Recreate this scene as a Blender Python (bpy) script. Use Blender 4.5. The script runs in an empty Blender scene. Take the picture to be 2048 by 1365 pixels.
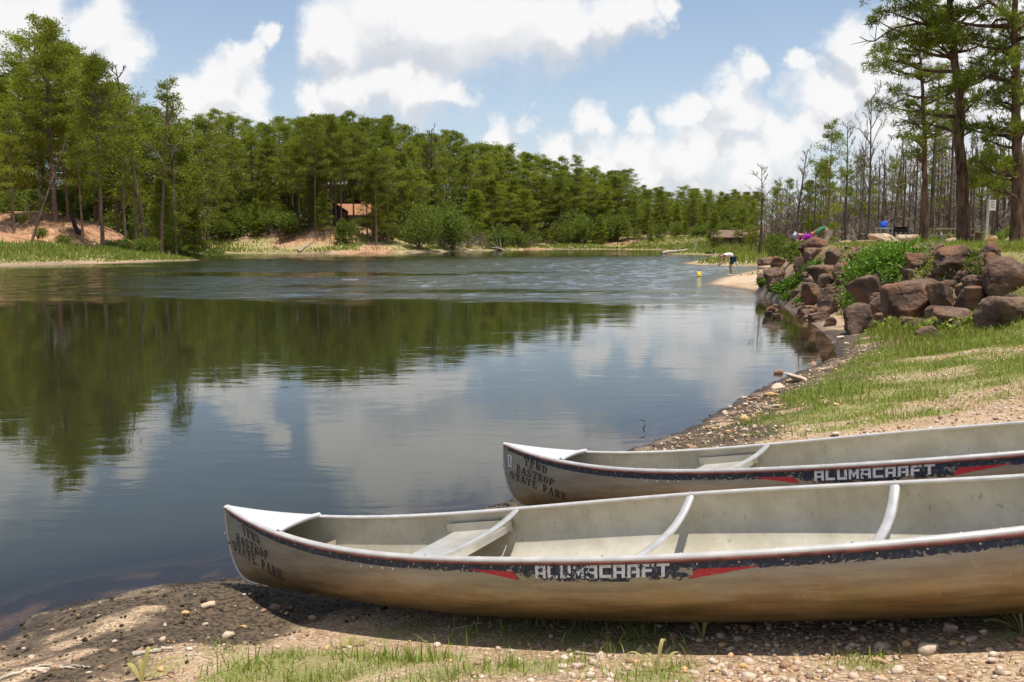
import bpy, math, random
import numpy as np
from mathutils import Vector, Matrix

# ------------------------------------------------------------------ camera, sky, sun, exposure
scene = bpy.context.scene
COL = scene.collection
FPX, CAMH, HORIZON = 1852.8, 1.93, 480.0          # focal length in photo pixels, eye height above the water
PITCH = math.atan((682.5 - HORIZON) / FPX)
cam_data = bpy.data.cameras.new('camera')
cam_data.sensor_width = 36.0
cam_data.lens = FPX / 2048 * 36.0
cam_data.clip_end = 3000
cam = bpy.data.objects.new('camera', cam_data)
cam.location = (0, 0, CAMH)
cam.rotation_euler = (math.pi / 2 - PITCH, 0, 0)
COL.objects.link(cam)
scene.camera = cam

SUN_DIR = Vector((0.12, -0.10, 1.0)).normalized()   # nearly overhead summer noon
sun_data = bpy.data.lights.new('sun', 'SUN')
sun_data.energy = 5.0
sun_data.angle = math.radians(0.53)
sun_data.color = (1.0, 0.955, 0.88)
sun = bpy.data.objects.new('sun', sun_data)
sun.rotation_euler = SUN_DIR.to_track_quat('Z', 'Y').to_euler()
COL.objects.link(sun)

scene.view_settings.view_transform = 'Standard'
scene.view_settings.look = 'None'
scene.view_settings.exposure = 0.24
scene.view_settings.gamma = 1.0
scene.view_settings.use_curve_mapping = False
scene.cycles.max_bounces = 6
scene.cycles.diffuse_bounces = 3
scene.cycles.glossy_bounces = 3
scene.cycles.transparent_max_bounces = 10
scene.cycles.use_denoising = True
scene.cycles.use_adaptive_sampling = True
scene.cycles.adaptive_threshold = 0.02
scene.cycles.caustics_reflective = False
scene.cycles.caustics_refractive = False


def ray_dir(px, py):
    a = (px - 1024) / FPX
    b = -(py - 682.5) / FPX
    return np.array([a, math.cos(PITCH) + b * math.sin(PITCH), -math.sin(PITCH) + b * math.cos(PITCH)])


def at(px, py, dist):
    """the point seen at photo pixel (px, py) at horizontal distance dist (world y)"""
    d = ray_dir(px, py)
    t = dist / d[1]
    return np.array([d[0] * t, dist, CAMH + d[2] * t])


def G(nt, kind, ins=None, **props):
    n = nt.nodes.new(kind)
    for k, v in props.items():
        setattr(n, k, v)
    for k, v in (ins or {}).items():
        if isinstance(v, bpy.types.NodeSocket):
            nt.links.new(v, n.inputs[k])
        else:
            n.inputs[k].default_value = v
    return n


def math_n(nt, op, a, b=None, c=None, clamp=False):
    n = nt.nodes.new('ShaderNodeMath')
    n.operation = op
    n.use_clamp = clamp
    for i, v in enumerate((a, b, c)):
        if v is None:
            continue
        if isinstance(v, bpy.types.NodeSocket):
            nt.links.new(v, n.inputs[i])
        else:
            n.inputs[i].default_value = v
    return n.outputs[0]


def mix_c(nt, fac, a, b, blend='MIX'):
    n = nt.nodes.new('ShaderNodeMix')
    n.data_type = 'RGBA'
    n.blend_type = blend
    for key, v in ((0, fac), (6, a), (7, b)):
        if isinstance(v, bpy.types.NodeSocket):
            nt.links.new(v, n.inputs[key])
        elif key == 0:
            n.inputs[0].default_value = v
        else:
            n.inputs[key].default_value = (*v, 1.0)
    return n.outputs[2]


def smooth(nt, v, lo, hi):
    n = nt.nodes.new('ShaderNodeMapRange')
    n.interpolation_type = 'SMOOTHSTEP'
    nt.links.new(v, n.inputs[0])
    n.inputs[1].default_value = lo
    n.inputs[2].default_value = hi
    return n.outputs[0]


def build_world():
    w = bpy.data.worlds.new('World')
    scene.world = w
    w.use_nodes = True
    nt = w.node_tree
    nt.nodes.clear()
    sky = G(nt, 'ShaderNodeTexSky', sky_type='NISHITA', sun_disc=False,
            sun_elevation=math.asin(SUN_DIR.z), sun_rotation=math.atan2(SUN_DIR.x, SUN_DIR.y),
            altitude=120.0, air_density=1.0, dust_density=0.7, ozone_density=1.0)
    geo = G(nt, 'ShaderNodeNewGeometry')
    tc = G(nt, 'ShaderNodeTexCoord')
    d = tc.outputs['Generated']
    # domain-warped direction so that the cumulus edges billow
    n1 = G(nt, 'ShaderNodeTexNoise', {'Vector': d, 'Scale': 11.0, 'Detail': 5.0, 'Roughness': 0.62})
    n2 = G(nt, 'ShaderNodeTexNoise', {'Vector': d, 'Scale': 24.0, 'Detail': 4.0, 'Roughness': 0.6})
    off = G(nt, 'ShaderNodeVectorMath', {0: n1.outputs['Color'], 1: (0.5, 0.5, 0.5)}, operation='SUBTRACT')
    off2 = G(nt, 'ShaderNodeVectorMath', {0: off.outputs[0], 'Scale': 0.10}, operation='SCALE')
    wd = G(nt, 'ShaderNodeVectorMath', {0: d, 1: off2.outputs[0]}, operation='ADD').outputs[0]
    lobes = [  # cumulus lobes: photo direction and angular size
        (680, 75, 78), (770, 20, 105), (890, 40, 112), (1000, 30, 105), (1105, 50, 80), (1200, 30, 66), (1280, 25, 48), (1340, 18, 26), (640, 100, 36),
        (645, 212, 50), (710, 175, 64), (785, 160, 72), (860, 192, 66), (925, 196, 42),
        (30, 60, 100), (95, 20, 48), (205, 60, 58), (245, 110, 40), (235, 160, 36), (40, 190, 90),
        (514, 92, 28), (472, 130, 36), (440, 178, 50), (385, 200, 46), (485, 205, 44), (430, 250, 60),
        (1055, 232, 32), (1172, 240, 44), (1208, 262, 32), (1110, 302, 46), (1200, 335, 60),
        (1515, 158, 38), (1455, 190, 46), (1390, 228, 44), (1295, 235, 30), (1470, 245, 56), (1285, 300, 48), (1380, 310, 74), (1300, 352, 62),
        (1615, 135, 26), (1720, 80, 56), (1760, 140, 76), (1690, 200, 50), (1600, 262, 40), (1900, 150, 120), (1985, 40, 110), (1800, 270, 100),
        (2060, 260, 130), (1640, 200, 60), (1540, 300, 60), (1480, 340, 60), (1000, 300, 40), (1110, 350, 60), (1840, 90, 90), (-160, 60, 140), (2330, 60, 200)]
    def cover(vec):
        dens = None
        for (px, py, r) in lobes:
            c = Vector(ray_dir(px, py)).normalized()
            rr = r / FPX * 1.12
            dist = G(nt, 'ShaderNodeVectorMath', {0: vec, 1: tuple(c)}, operation='DISTANCE').outputs['Value']
            v = math_n(nt, 'MULTIPLY_ADD', dist, -1.0 / rr, 1.0)        # 1 at the centre, 0 at the rim
            dens = v if dens is None else math_n(nt, 'SMOOTH_MAX', dens, v, 0.25)
        return dens
    dens = cover(wd)
    above = cover(G(nt, 'ShaderNodeVectorMath', {0: wd, 1: (0.004, -0.004, 0.026)}, operation='ADD').outputs[0])
    # the rest of the sky: fair-weather cumulus from noise, same cover
    sep = G(nt, 'ShaderNodeSeparateXYZ', {0: d})
    zc = math_n(nt, 'MAXIMUM', sep.outputs[2], 0.04)
    pl = G(nt, 'ShaderNodeCombineXYZ', {0: math_n(nt, 'DIVIDE', sep.outputs[0], zc), 1: math_n(nt, 'DIVIDE', sep.outputs[1], zc)})
    n3 = G(nt, 'ShaderNodeTexNoise', {'Vector': pl.outputs[0], 'Scale': 0.55, 'Detail': 4.0, 'Roughness': 0.55})
    gen = math_n(nt, 'MULTIPLY_ADD', n3.outputs[0], 5.0, -2.75)
    front = Vector(ray_dir(1024, 350)).normalized()
    dd = G(nt, 'ShaderNodeVectorMath', {0: d, 1: tuple(front)}, operation='DISTANCE').outputs['Value']
    outside = smooth(nt, dd, 0.55, 0.85)
    gen = math_n(nt, 'ADD', gen, math_n(nt, 'MULTIPLY_ADD', outside, 4.0, -4.0))
    dens = math_n(nt, 'SMOOTH_MAX', dens, gen, 0.15)
    fine = math_n(nt, 'MULTIPLY_ADD', n2.outputs[0], 0.7, -0.35)
    dens2 = math_n(nt, 'ADD', dens, fine)
    alpha = smooth(nt, dens2, -0.20, 0.52)
    # cloud light: bright where less cloud lies above, soft grey towards the bases
    base_f = smooth(nt, math_n(nt, 'SUBTRACT', above, dens), -0.22, 0.42)
    n4 = G(nt, 'ShaderNodeTexNoise', {'Vector': wd, 'Scale': 9.0, 'Detail': 4.0, 'Roughness': 0.55})
    grey = math_n(nt, 'MULTIPLY', math_n(nt, 'MULTIPLY_ADD', smooth(nt, n4.outputs[0], 0.3, 0.7), 0.6, 0.4), base_f, clamp=True)
    ccol = mix_c(nt, grey, (7.3, 7.25, 7.2), (4.9, 5.1, 5.5))
    # thin haze veil towards the horizon
    veil = math_n(nt, 'MULTIPLY', math_n(nt, 'POWER', math_n(nt, 'SUBTRACT', 1.0, math_n(nt, 'MAXIMUM', sep.outputs[2], 0.0)), 5.0), 0.70)
    base = mix_c(nt, veil, SKYCOL(nt, sky.outputs[0]), (5.3, 5.9, 6.7))
    col = mix_c(nt, math_n(nt, 'MULTIPLY', alpha, 0.96), base, ccol)
    bg = G(nt, 'ShaderNodeBackground', {'Color': col, 'Strength': 0.112})
    out = G(nt, 'ShaderNodeOutputWorld')
    nt.links.new(bg.outputs[0], out.inputs[0])


def SKYCOL(nt, s):
    return s


build_world()
scene.world.cycles.sampling_method = 'NONE'

# ------------------------------------------------------------------ helpers
rng = np.random.default_rng(7)
random.seed(7)


def hash3(ix, iy, iz, seed):
    h = (ix * 374761393 + iy * 668265263 + iz * 2147483647 + seed * 1274126177) & 0xFFFFFFFF
    h = ((h ^ (h >> 13)) * 1274126177) & 0xFFFFFFFF
    h = ((h ^ (h >> 16)) * 2246822519) & 0xFFFFFFFF
    return ((h ^ (h >> 15)) & 0xFFFFFF) / float(0xFFFFFF)


def vnoise(P, scale=1.0, seed=0):
    """value noise in [-1, 1]; P is (n, 2) or (n, 3)"""
    P = np.asarray(P, float) * scale
    if P.shape[1] == 2:
        P = np.column_stack([P, np.zeros(len(P))])
    i = np.floor(P).astype(np.int64)
    f = P - i
    f = f * f * (3 - 2 * f)
    r = 0
    for dx in (0, 1):
        for dy in (0, 1):
            for dz in (0, 1):
                w = (f[:, 0] if dx else 1 - f[:, 0]) * (f[:, 1] if dy else 1 - f[:, 1]) * (f[:, 2] if dz else 1 - f[:, 2])
                r = r + w * hash3(i[:, 0] + dx, i[:, 1] + dy, i[:, 2] + dz, seed)
    return r * 2 - 1


def fbm(P, scale=1.0, seed=0, octaves=4):
    r, a = 0, 0.55
    for o in range(octaves):
        r = r + a * vnoise(P, scale * 2.03 ** o, seed + o * 17)
        a *= 0.5
    return r


def sstep(x, lo, hi):
    t = np.clip((x - lo) / (hi - lo), 0, 1)
    return t * t * (3 - 2 * t)


class MB:
    """collects vertices and faces, then builds ONE mesh"""

    def __init__(self):
        self.v, self.f, self.m, self.n = [], [], [], 0

    def add(self, V, F, mi=0):
        V = np.asarray(V, float).reshape(-1, 3)
        if isinstance(F, list) and len(F) and not np.isscalar(F[0]) and len({len(x) for x in F}) > 1:
            for k in {len(x) for x in F}:
                self.f.append(np.array([x for x in F if len(x) == k]) + self.n)
                self.m.append(np.full(len(self.f[-1]), mi))
        else:
            F = np.asarray(F, int)
            self.f.append(F + self.n)
            self.m.append(np.full(len(F), mi))
        self.v.append(V)
        self.n += len(V)
        return self

    def mesh(self, name, mats, smooth_shade=False):
        V = np.vstack(self.v) if self.v else np.zeros((0, 3))
        me = bpy.data.meshes.new(name)
        me.vertices.add(len(V))
        me.vertices.foreach_set('co', V.astype(np.float32).ravel())
        idx = np.concatenate([f.ravel() for f in self.f])
        tot = np.concatenate([np.full(len(f), f.shape[1]) for f in self.f])
        me.loops.add(len(idx))
        me.loops.foreach_set('vertex_index', idx.astype(np.int32))
        me.polygons.add(len(tot))
        me.polygons.foreach_set('loop_start', np.concatenate([[0], np.cumsum(tot)[:-1]]).astype(np.int32))
        for mt in (mats if isinstance(mats, (list, tuple)) else [mats]):
            me.materials.append(mt)
        me.polygons.foreach_set('material_index', np.concatenate(self.m).astype(np.int32))
        me.polygons.foreach_set('use_smooth', np.full(len(tot), bool(smooth_shade)))
        me.update(calc_edges=True)
        return me

    def box(self, c, s, rot=None, mi=0):
        c, s = np.asarray(c, float), np.asarray(s, float) / 2
        V = np.array([[x, y, z] for x in (-1, 1) for y in (-1, 1) for z in (-1, 1)]) * s
        if rot is not None:
            V = V @ np.asarray(rot).T
        return self.add(V + c, [[0, 1, 3, 2], [4, 6, 7, 5], [0, 4, 5, 1], [2, 3, 7, 6], [0, 2, 6, 4], [1, 5, 7, 3]], mi)

    def tube(self, path, radii, sides=6, mi=0, caps=True):
        path = np.asarray(path, float)
        n = len(path)
        radii = np.broadcast_to(np.asarray(radii, float), (n,))
        T = np.gradient(path, axis=0)
        T /= np.linalg.norm(T, axis=1)[:, None] + 1e-9
        ref = np.array([0, 0, 1.0]) if abs(T[:, 2]).mean() < 0.8 else np.array([1.0, 0, 0])
        A = np.cross(T, ref)
        A /= np.linalg.norm(A, axis=1)[:, None] + 1e-9
        B = np.cross(T, A)
        an = np.arange(sides) * 2 * math.pi / sides
        V = path[:, None] + radii[:, None, None] * (np.cos(an)[None, :, None] * A[:, None] + np.sin(an)[None, :, None] * B[:, None])
        k = np.arange(sides)
        k2 = (k + 1) % sides
        F = np.concatenate([np.stack([i * sides + k, i * sides + k2, (i + 1) * sides + k2, (i + 1) * sides + k], 1) for i in range(n - 1)])
        self.add(V.reshape(-1, 3), F, mi)
        if caps and sides > 2:
            for ring, fl in ((V[0], 1), (V[-1], -1)):
                c = ring.mean(0)
                self.add(np.vstack([ring, c]), np.stack([k, k2, np.full(sides, sides)], 1)[:, ::fl], mi)
        return self

    def kites(self, C, D, ln, wd, mi=0, seed=None):
        n = len(C)
        r = rng.normal(size=(n, 3))
        S = np.cross(D, r)
        S /= np.linalg.norm(S, axis=1)[:, None] + 1e-9
        ln = np.broadcast_to(ln, (n,))[:, None]
        wd = np.broadcast_to(wd, (n,))[:, None]
        V = np.stack([C, C + D * ln * .45 + S * wd * .5, C + D * ln, C + D * ln * .45 - S * wd * .5], 1)
        return self.add(V.reshape(-1, 3), np.arange(4 * n).reshape(n, 4), mi)


def obj(name, me, parent=None, loc=None):
    o = bpy.data.objects.new(name, me)
    COL.objects.link(o)
    if parent is not None:
        o.parent = parent
    if loc is not None:
        o.location = loc
    return o


def tag(o, label=None, cat=None, group=None, kind=None):
    if label:
        o['label'] = label
    if cat:
        o['category'] = cat
    if group:
        o['group'] = group
    if kind:
        o['kind'] = kind
    return o


def empty(name, loc, label, cat, group=None, rz=0.0):
    o = bpy.data.objects.new(name, None)
    o.empty_display_size = 0.2
    COL.objects.link(o)
    o.location = loc
    o.rotation_euler = (0, 0, rz)
    return tag(o, label, cat, group)


def part(name, mb, mat, parent, smooth_shade=False):
    return obj(name, mb.mesh(name, mat, smooth_shade), parent)


# ------------------------------------------------------------------ materials
def new_mat(name):
    m = bpy.data.materials.new(name)
    m.use_nodes = True
    nt = m.node_tree
    nt.nodes.clear()
    out = nt.nodes.new('ShaderNodeOutputMaterial')
    return m, nt, out


def simple(name, col, rough=0.7, metal=0.0, var=0.25, scale=6.0, bump=0.0, bscale=40.0, spec=0.4, obj_coords=True, stretch=None, col2=None):
    m, nt, out = new_mat(name)
    tc = G(nt, 'ShaderNodeTexCoord')
    vec = tc.outputs['Object']
    if stretch:
        vec = G(nt, 'ShaderNodeVectorMath', {0: vec, 1: stretch}, operation='MULTIPLY').outputs[0]
    n = G(nt, 'ShaderNodeTexNoise', {'Vector': vec, 'Scale': scale, 'Detail': 5.0, 'Roughness': 0.6})
    c2 = col2 if col2 else tuple(c * (1 - var) for c in col)
    c1 = col if col2 else tuple(min(1, c * (1 + var)) for c in col)
    oi = G(nt, 'ShaderNodeObjectInfo')
    f = smooth(nt, n.outputs[0], 0.3, 0.7)
    c = mix_c(nt, f, c2, c1)
    if var > 0:
        rv = math_n(nt, 'MULTIPLY_ADD', oi.outputs['Random'], 0.35 * min(1, var * 3), 1 - 0.17 * min(1, var * 3))
        c = G(nt, 'ShaderNodeVectorMath', {0: c, 'Scale': rv}, operation='SCALE').outputs[0]
    p = G(nt, 'ShaderNodeBsdfPrincipled', {'Base Color': c, 'Roughness': rough, 'Metallic': metal, 'Specular IOR Level': spec})
    if bump:
        nb = G(nt, 'ShaderNodeTexNoise', {'Vector': vec, 'Scale': bscale, 'Detail': 4.0})
        b = G(nt, 'ShaderNodeBump', {'Height': nb.outputs[0], 'Strength': bump, 'Distance': 0.02})
        nt.links.new(b.outputs[0], p.inputs['Normal'])
    nt.links.new(p.outputs[0], out.inputs[0])
    return m


def foliage(name, dark, light, dry=None, transl=0.35, nscale=0.45):
    m, nt, out = new_mat(name)
    geo = G(nt, 'ShaderNodeNewGeometry')
    tc = G(nt, 'ShaderNodeTexCoord')
    oi = G(nt, 'ShaderNodeObjectInfo')
    n = G(nt, 'ShaderNodeTexNoise', {'Vector': tc.outputs['Object'], 'Scale': nscale, 'Detail': 3.0})
    f = math_n(nt, 'ADD', math_n(nt, 'MULTIPLY', geo.outputs['Random Per Island'], 0.5), math_n(nt, 'MULTIPLY', smooth(nt, n.outputs[0], 0.3, 0.7), 0.35))
    f = math_n(nt, 'ADD', f, math_n(nt, 'MULTIPLY_ADD', oi.outputs['Random'], 0.62, -0.22), clamp=True)
    c = mix_c(nt, f, dark, light)
    hue = math_n(nt, 'FRACT', math_n(nt, 'MULTIPLY', oi.outputs['Random'], 13.7))
    c = mix_c(nt, math_n(nt, 'MULTIPLY', hue, 0.35), c, tuple(x * k for x, k in zip(light, (.62, .78, 1.1))))
    if dry:
        r2 = math_n(nt, 'FRACT', math_n(nt, 'MULTIPLY', geo.outputs['Random Per Island'], 37.7))
        c = mix_c(nt, smooth(nt, r2, 0.80, 0.97), c, dry)
    d = G(nt, 'ShaderNodeBsdfDiffuse', {'Color': c})
    t = G(nt, 'ShaderNodeBsdfTranslucent', {'Color': mix_c(nt, 0.5, c, (0.20, 0.24, 0.015))})
    g = G(nt, 'ShaderNodeBsdfGlossy', {'Color': (0.5, 0.5, 0.5, 1), 'Roughness': 0.45})
    m1 = G(nt, 'ShaderNodeMixShader', {0: transl, 1: d.outputs[0], 2: t.outputs[0]})
    m2 = G(nt, 'ShaderNodeMixShader', {0: 0.02, 1: m1.outputs[0], 2: g.outputs[0]})
    nt.links.new(m2.outputs[0], out.inputs[0])
    return m


M = {}
M['pine'] = foliage('pine_needles', (0.072, 0.094, 0.009), (0.315, 0.36, 0.032), dry=(0.34, 0.30, 0.06), transl=0.36)
M['pine_near'] = foliage('near_pine_needles', (0.065, 0.10, 0.010), (0.27, 0.34, 0.035), dry=(0.32, 0.28, 0.06), transl=0.42, nscale=0.8)
M['leaf'] = foliage('broad_leaves', (0.07, 0.105, 0.015), (0.24, 0.29, 0.05), transl=0.42, nscale=0.8)
M['vine'] = foliage('vine_leaves', (0.06, 0.14, 0.015), (0.2, 0.34, 0.04), nscale=1.2)
M['grass'] = foliage('grass_blades', (0.15, 0.19, 0.025), (0.38, 0.44, 0.08), dry=(0.42, 0.36, 0.13), nscale=0.9)
M['meadow'] = foliage('meadow_grass', (0.13, 0.18, 0.025), (0.31, 0.37, 0.07), dry=(0.42, 0.36, 0.15), nscale=0.12)
M['drygrass'] = foliage('dry_grass', (0.25, 0.18, 0.08), (0.45, 0.36, 0.17), nscale=0.3)
M['bark'] = simple('pine_bark', (0.20, 0.135, 0.095), 0.95, var=0.45, scale=3.0, bump=0.8, bscale=9, stretch=(3, 3, 0.6), spec=0.1)
M['bark_near'] = simple('near_pine_bark', (0.19, 0.12, 0.08), 0.95, scale=2.2, bump=1.0, bscale=6, stretch=(3, 3, 0.8), spec=0.1, col2=(0.05, 0.03, 0.022))
M['burnt'] = simple('burnt_bark', (0.12, 0.09, 0.07), 0.95, var=0.5, scale=1.2, bump=0.6, bscale=9, stretch=(3, 3, 0.5), spec=0.1)
M['dead'] = simple('dead_twigs', (0.21, 0.165, 0.13), 0.95, var=0.4, scale=1.5, spec=0.1)
M['driftwood'] = simple('driftwood', (0.42, 0.36, 0.28), 0.9, var=0.35, scale=4, bump=0.5, stretch=(1, 4, 4), spec=0.1)
M['charred'] = simple('charred_wood', (0.025, 0.022, 0.02), 0.8, var=0.5, scale=6, bump=0.6, bscale=18)


# ------------------------------------------------------------------ terrain
# shoreline, water on the inside: x, y, beach slope, beach width, bank rise, bank width, hill slope
SH = np.array([
    (-2.45, 4.30, .20, 5, .20, 4, .03), (-2.48, 4.58, .20, 5, .20, 4, .03), (-2.24, 4.85, .20, 5, .20, 4, .03), (-1.90, 5.05, .20, 5, .20, 4, .03),
    (-1.59, 5.15, .20, 5, .20, 4, .03), (-0.85, 5.80, .20, 5, .20, 4, .03), (-0.09, 6.64, .20, 5, .3, 4, .03), (0.55, 7.55, .20, 5, .3, 4, .03),
    (1.26, 8.62, .20, 4.5, .5, 5, .02), (2.00, 9.70, .20, 4, .7, 5, .02), (2.66, 10.92, .20, 3.6, .8, 5, .01), (3.55, 12.49, .19, 3.0, 1.0, 4.5, .01),
    (4.54, 13.98, .18, 2.5, 1.2, 4.0, 0), (5.40, 15.3, .17, 2.0, 1.34, 3.5, 0), (6.21, 17.8, .16, 1.2, 1.46, 2.6, 0), (7.27, 23.0, .16, .6, 1.60, 1.9, 0),
    (8.30, 28.5, .15, .4, 1.66, 1.6, 0), (8.75, 32.0, .13, .7, 1.64, 2.0, 0), (8.85, 34.6, .10, 2.0, 1.50, 3, 0), (8.70, 36.5, .10, 3.2, 1.40, 4, 0), (8.28, 40.0, .09, 6, 1.2, 6, 0),
    (11.0, 48.7, .09, 4, 1.25, 7, 0), (18.2, 66.0, .06, 4, .7, 10, .005), (14.0, 72, .05, 4, .4, 10, .005), (13.9, 76.8, .05, 4, .4, 12, .005),
    (20.0, 95.0, .05, 4, .5, 14, .01), (25.3, 118, .05, 5, .6, 14, .01), (21.0, 129, .05, 5, .5, 14, .01), (27.0, 150, .05, 6, 1.0, 15, .015),
    (28.0, 181, .05, 8, 1.5, 18, .07), (18.0, 190, .05, 8, 1.5, 15, .10), (9.1, 187, .06, 7, 1.6, 14, .13), (-1.3, 172, .12, 3, 2.4, 12, .17),
    (-12.2, 150.6, .2, 2, 3.6, 12, .20), (-21.9, 127, .2, 2.5, 4.6, 17, .19), (-29.8, 131, .12, 4, 4.2, 16, .20), (-43.6, 134, .08, 6, 3.2, 13, .22),
    (-52, 125, .08, 6, 3.0, 12, .2), (-48, 108, .08, 6, 2.2, 12, .25), (-35, 97, .07, 6, 1.0, 8, .25), (-28.7, 88, .08, 7, .4, 8, .15),
    (-32.5, 77.6, .14, 9, 1.8, 9, .2), (-37.8, 68.6, .16, 10, 3.0, 9, .2), (-70, 66, .07, 9, 4, 12, .2), (-130, 62, .07, 9, 4, 12, .2),
    (-130, 5, .1, 6, .5, 10, .03), (-40, 0.5, .15, 5, .3, 6, .03), (-9, 2.3, .2, 5, .2, 4, .03), (-4, 3.4, .20, 5, .20, 4, .03)])


def shore_dist(P):
    """signed distance to the shoreline, positive on land"""
    A = SH[:, :2]
    B = np.roll(A, -1, 0)
    best = np.full(len(P), 1e9)
    ins = np.zeros(len(P), bool)
    for a, b in zip(A, B):
        ab = b - a
        t = np.clip(((P - a) @ ab) / (ab @ ab), 0, 1)
        best = np.minimum(best, np.hypot(P[:, 0] - a[0] - t * ab[0], P[:, 1] - a[1] - t * ab[1]))
        c = (a[1] > P[:, 1]) != (b[1] > P[:, 1])
        with np.errstate(divide='ignore', invalid='ignore'):
            xi = a[0] + (P[:, 1] - a[1]) / (b[1] - a[1] + 1e-12) * (b[0] - a[0])
        ins ^= c & (P[:, 0] < xi)
    return np.where(ins, -best, best)


def params(P):
    W = np.zeros(len(P))
    R = np.zeros((len(P), 5))
    seg = np.hypot(*(np.roll(SH[:, :2], -1, 0) - np.roll(SH[:, :2], 1, 0)).T)
    for s, l in zip(SH, seg):
        d2 = (P[:, 0] - s[0]) ** 2 + (P[:, 1] - s[1]) ** 2 + 0.3
        w = l / d2 ** 1.7
        W += w
        R += w[:, None] * s[2:]
    return R / W[:, None]


CANOES = [((-1.4546, 4.8842, -0.0609), (-.5521, .2101, .0285)), ((.0456, 6.011, .0338), (-.6273, .2107, .0043))]   # bow keel point; yaw, pitch, roll


def rot3(yaw, pitch, roll):
    cy, sy, cp, sp, cr, sr = math.cos(yaw), math.sin(yaw), math.cos(pitch), math.sin(pitch), math.cos(roll), math.sin(roll)
    return np.array([[cy, -sy, 0], [sy, cy, 0], [0, 0, 1]]) @ np.array([[cp, 0, -sp], [0, 1, 0], [sp, 0, cp]]) @ np.array([[1, 0, 0], [0, cr, -sr], [0, sr, cr]])


def terrain(P):
    P = np.asarray(P, float)
    z = terrain0(P)
    for q, a in CANOES:                       # the hulls have bedded into the gravel
        R = rot3(*a)
        dx, dy = P[:, 0] - q[0], P[:, 1] - q[1]
        zl = q[2] - (R[0, 2] * dx + R[1, 2] * dy) / R[2, 2]
        D3 = np.stack([dx, dy, zl - q[2]], 1)
        xl, yl = D3 @ R[:, 0], D3 @ R[:, 1]
        m = (1 - sstep(np.abs(yl), .32, 1.1)) * sstep(xl, -.2, .7) * (1 - sstep(xl, 4.9, 5.6))
        z = z + m * np.minimum(zl - .014 - z, 0.02)
    return z


def terrain0(P):
    d = shore_dist(P)
    far = sstep(P[:, 1], 6, 40)
    far = np.where((P[:, 0] > 3) & (P[:, 1] < 50), far * .15, far)
    d = d + (0.05 + 0.8 * far) * fbm(P, 1.0, 3, 3) * sstep(P[:, 1], 2, 6) * np.where(np.hypot(P[:, 0], P[:, 1]) < 60, .35, 1)
    R = params(P)
    a, e, rise, w, c = R.T
    z = a * np.clip(d, 0, e) + rise * sstep(d, e, e + w) * 1.0 + c * 45 * (1 - np.exp(-np.clip(d - e - w * .8, 0, 300) / 45))
    z = z + sstep(d, 0, 1.5) * (0.035 * fbm(P, 1.3, 5, 4) + far * 0.12 * fbm(P, .25, 9, 3))
    # eroded orange knoll on the left bank
    rk = np.hypot((P[:, 0] + 53) / 18, (P[:, 1] - 99) / 14)
    z = np.where(P[:, 1] > 60, np.maximum(z, 4.9 * (1 - sstep(rk, .2, 1.05)) * (1 + .22 * fbm(P, .35, 15, 4))), z)
    # level terrace that carries the sandy track above the right-hand rocks
    yv = P[:, 1]
    brink = np.interp(yv, [13, 15, 17, 20, 24, 28, 33, 36, 40, 46, 60, 75], [12.5, 11.2, 10.2, 9.7, 9.6, 9.9, 10.4, 12.3, 16, 20, 30, 40])
    flat = np.interp(yv, [13, 16, 20, 24, 30, 44, 60, 80], [1.1, 1.42, 1.58, 1.66, 1.74, 1.74, 1.55, 1.3])
    lift = flat * sstep(P[:, 0] - brink + 2.2, 0, 2.2) + .04 * fbm(P, .5, 13, 3)
    z = np.where((P[:, 0] > 3) & (yv > 13) & (yv < 78), np.maximum(z, lift), z)
    z = np.where(d < 0, -np.minimum(0.16 * -d, 2.5) - 0.012 * sstep(-d, 0, .1), z)
    # gentle mounds and wallows of the dark shore mud
    near = (1 - sstep(P[:, 1], 14, 18)) * sstep(d, -.25, .1) * (1 - sstep(d, 1.0, 2.0))
    z = z + near * 0.018 * fbm(P, 5.0, 21, 3)
    return z


def ground_z(x, y):
    return float(terrain(np.array([[x, y]]))[0])


def ground_hit(px, py, y0=2.5, y1=260):
    d = ray_dir(px, py)
    Y = np.exp(np.linspace(math.log(y0), math.log(y1), 420))
    P = np.stack([d[0] / d[1] * Y, Y], 1)
    zr = CAMH + d[2] / d[1] * Y
    h = np.maximum(terrain(P), 0)
    k = np.argmax(h >= zr)
    if not (h >= zr).any():
        return None
    return np.array([P[k, 0], P[k, 1], h[k]])


def axis(lo, a, b, hi, step, g):
    mid = np.arange(a, b, step)
    up, s, x = [], step, b
    while x < hi:
        up.append(x)
        s *= g
        x += s
    dn, s, x = [], step, a - step
    while x > lo:
        dn.append(x)
        s *= g
        x -= s
    return np.concatenate([dn[::-1], mid, up, [hi]])


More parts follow.
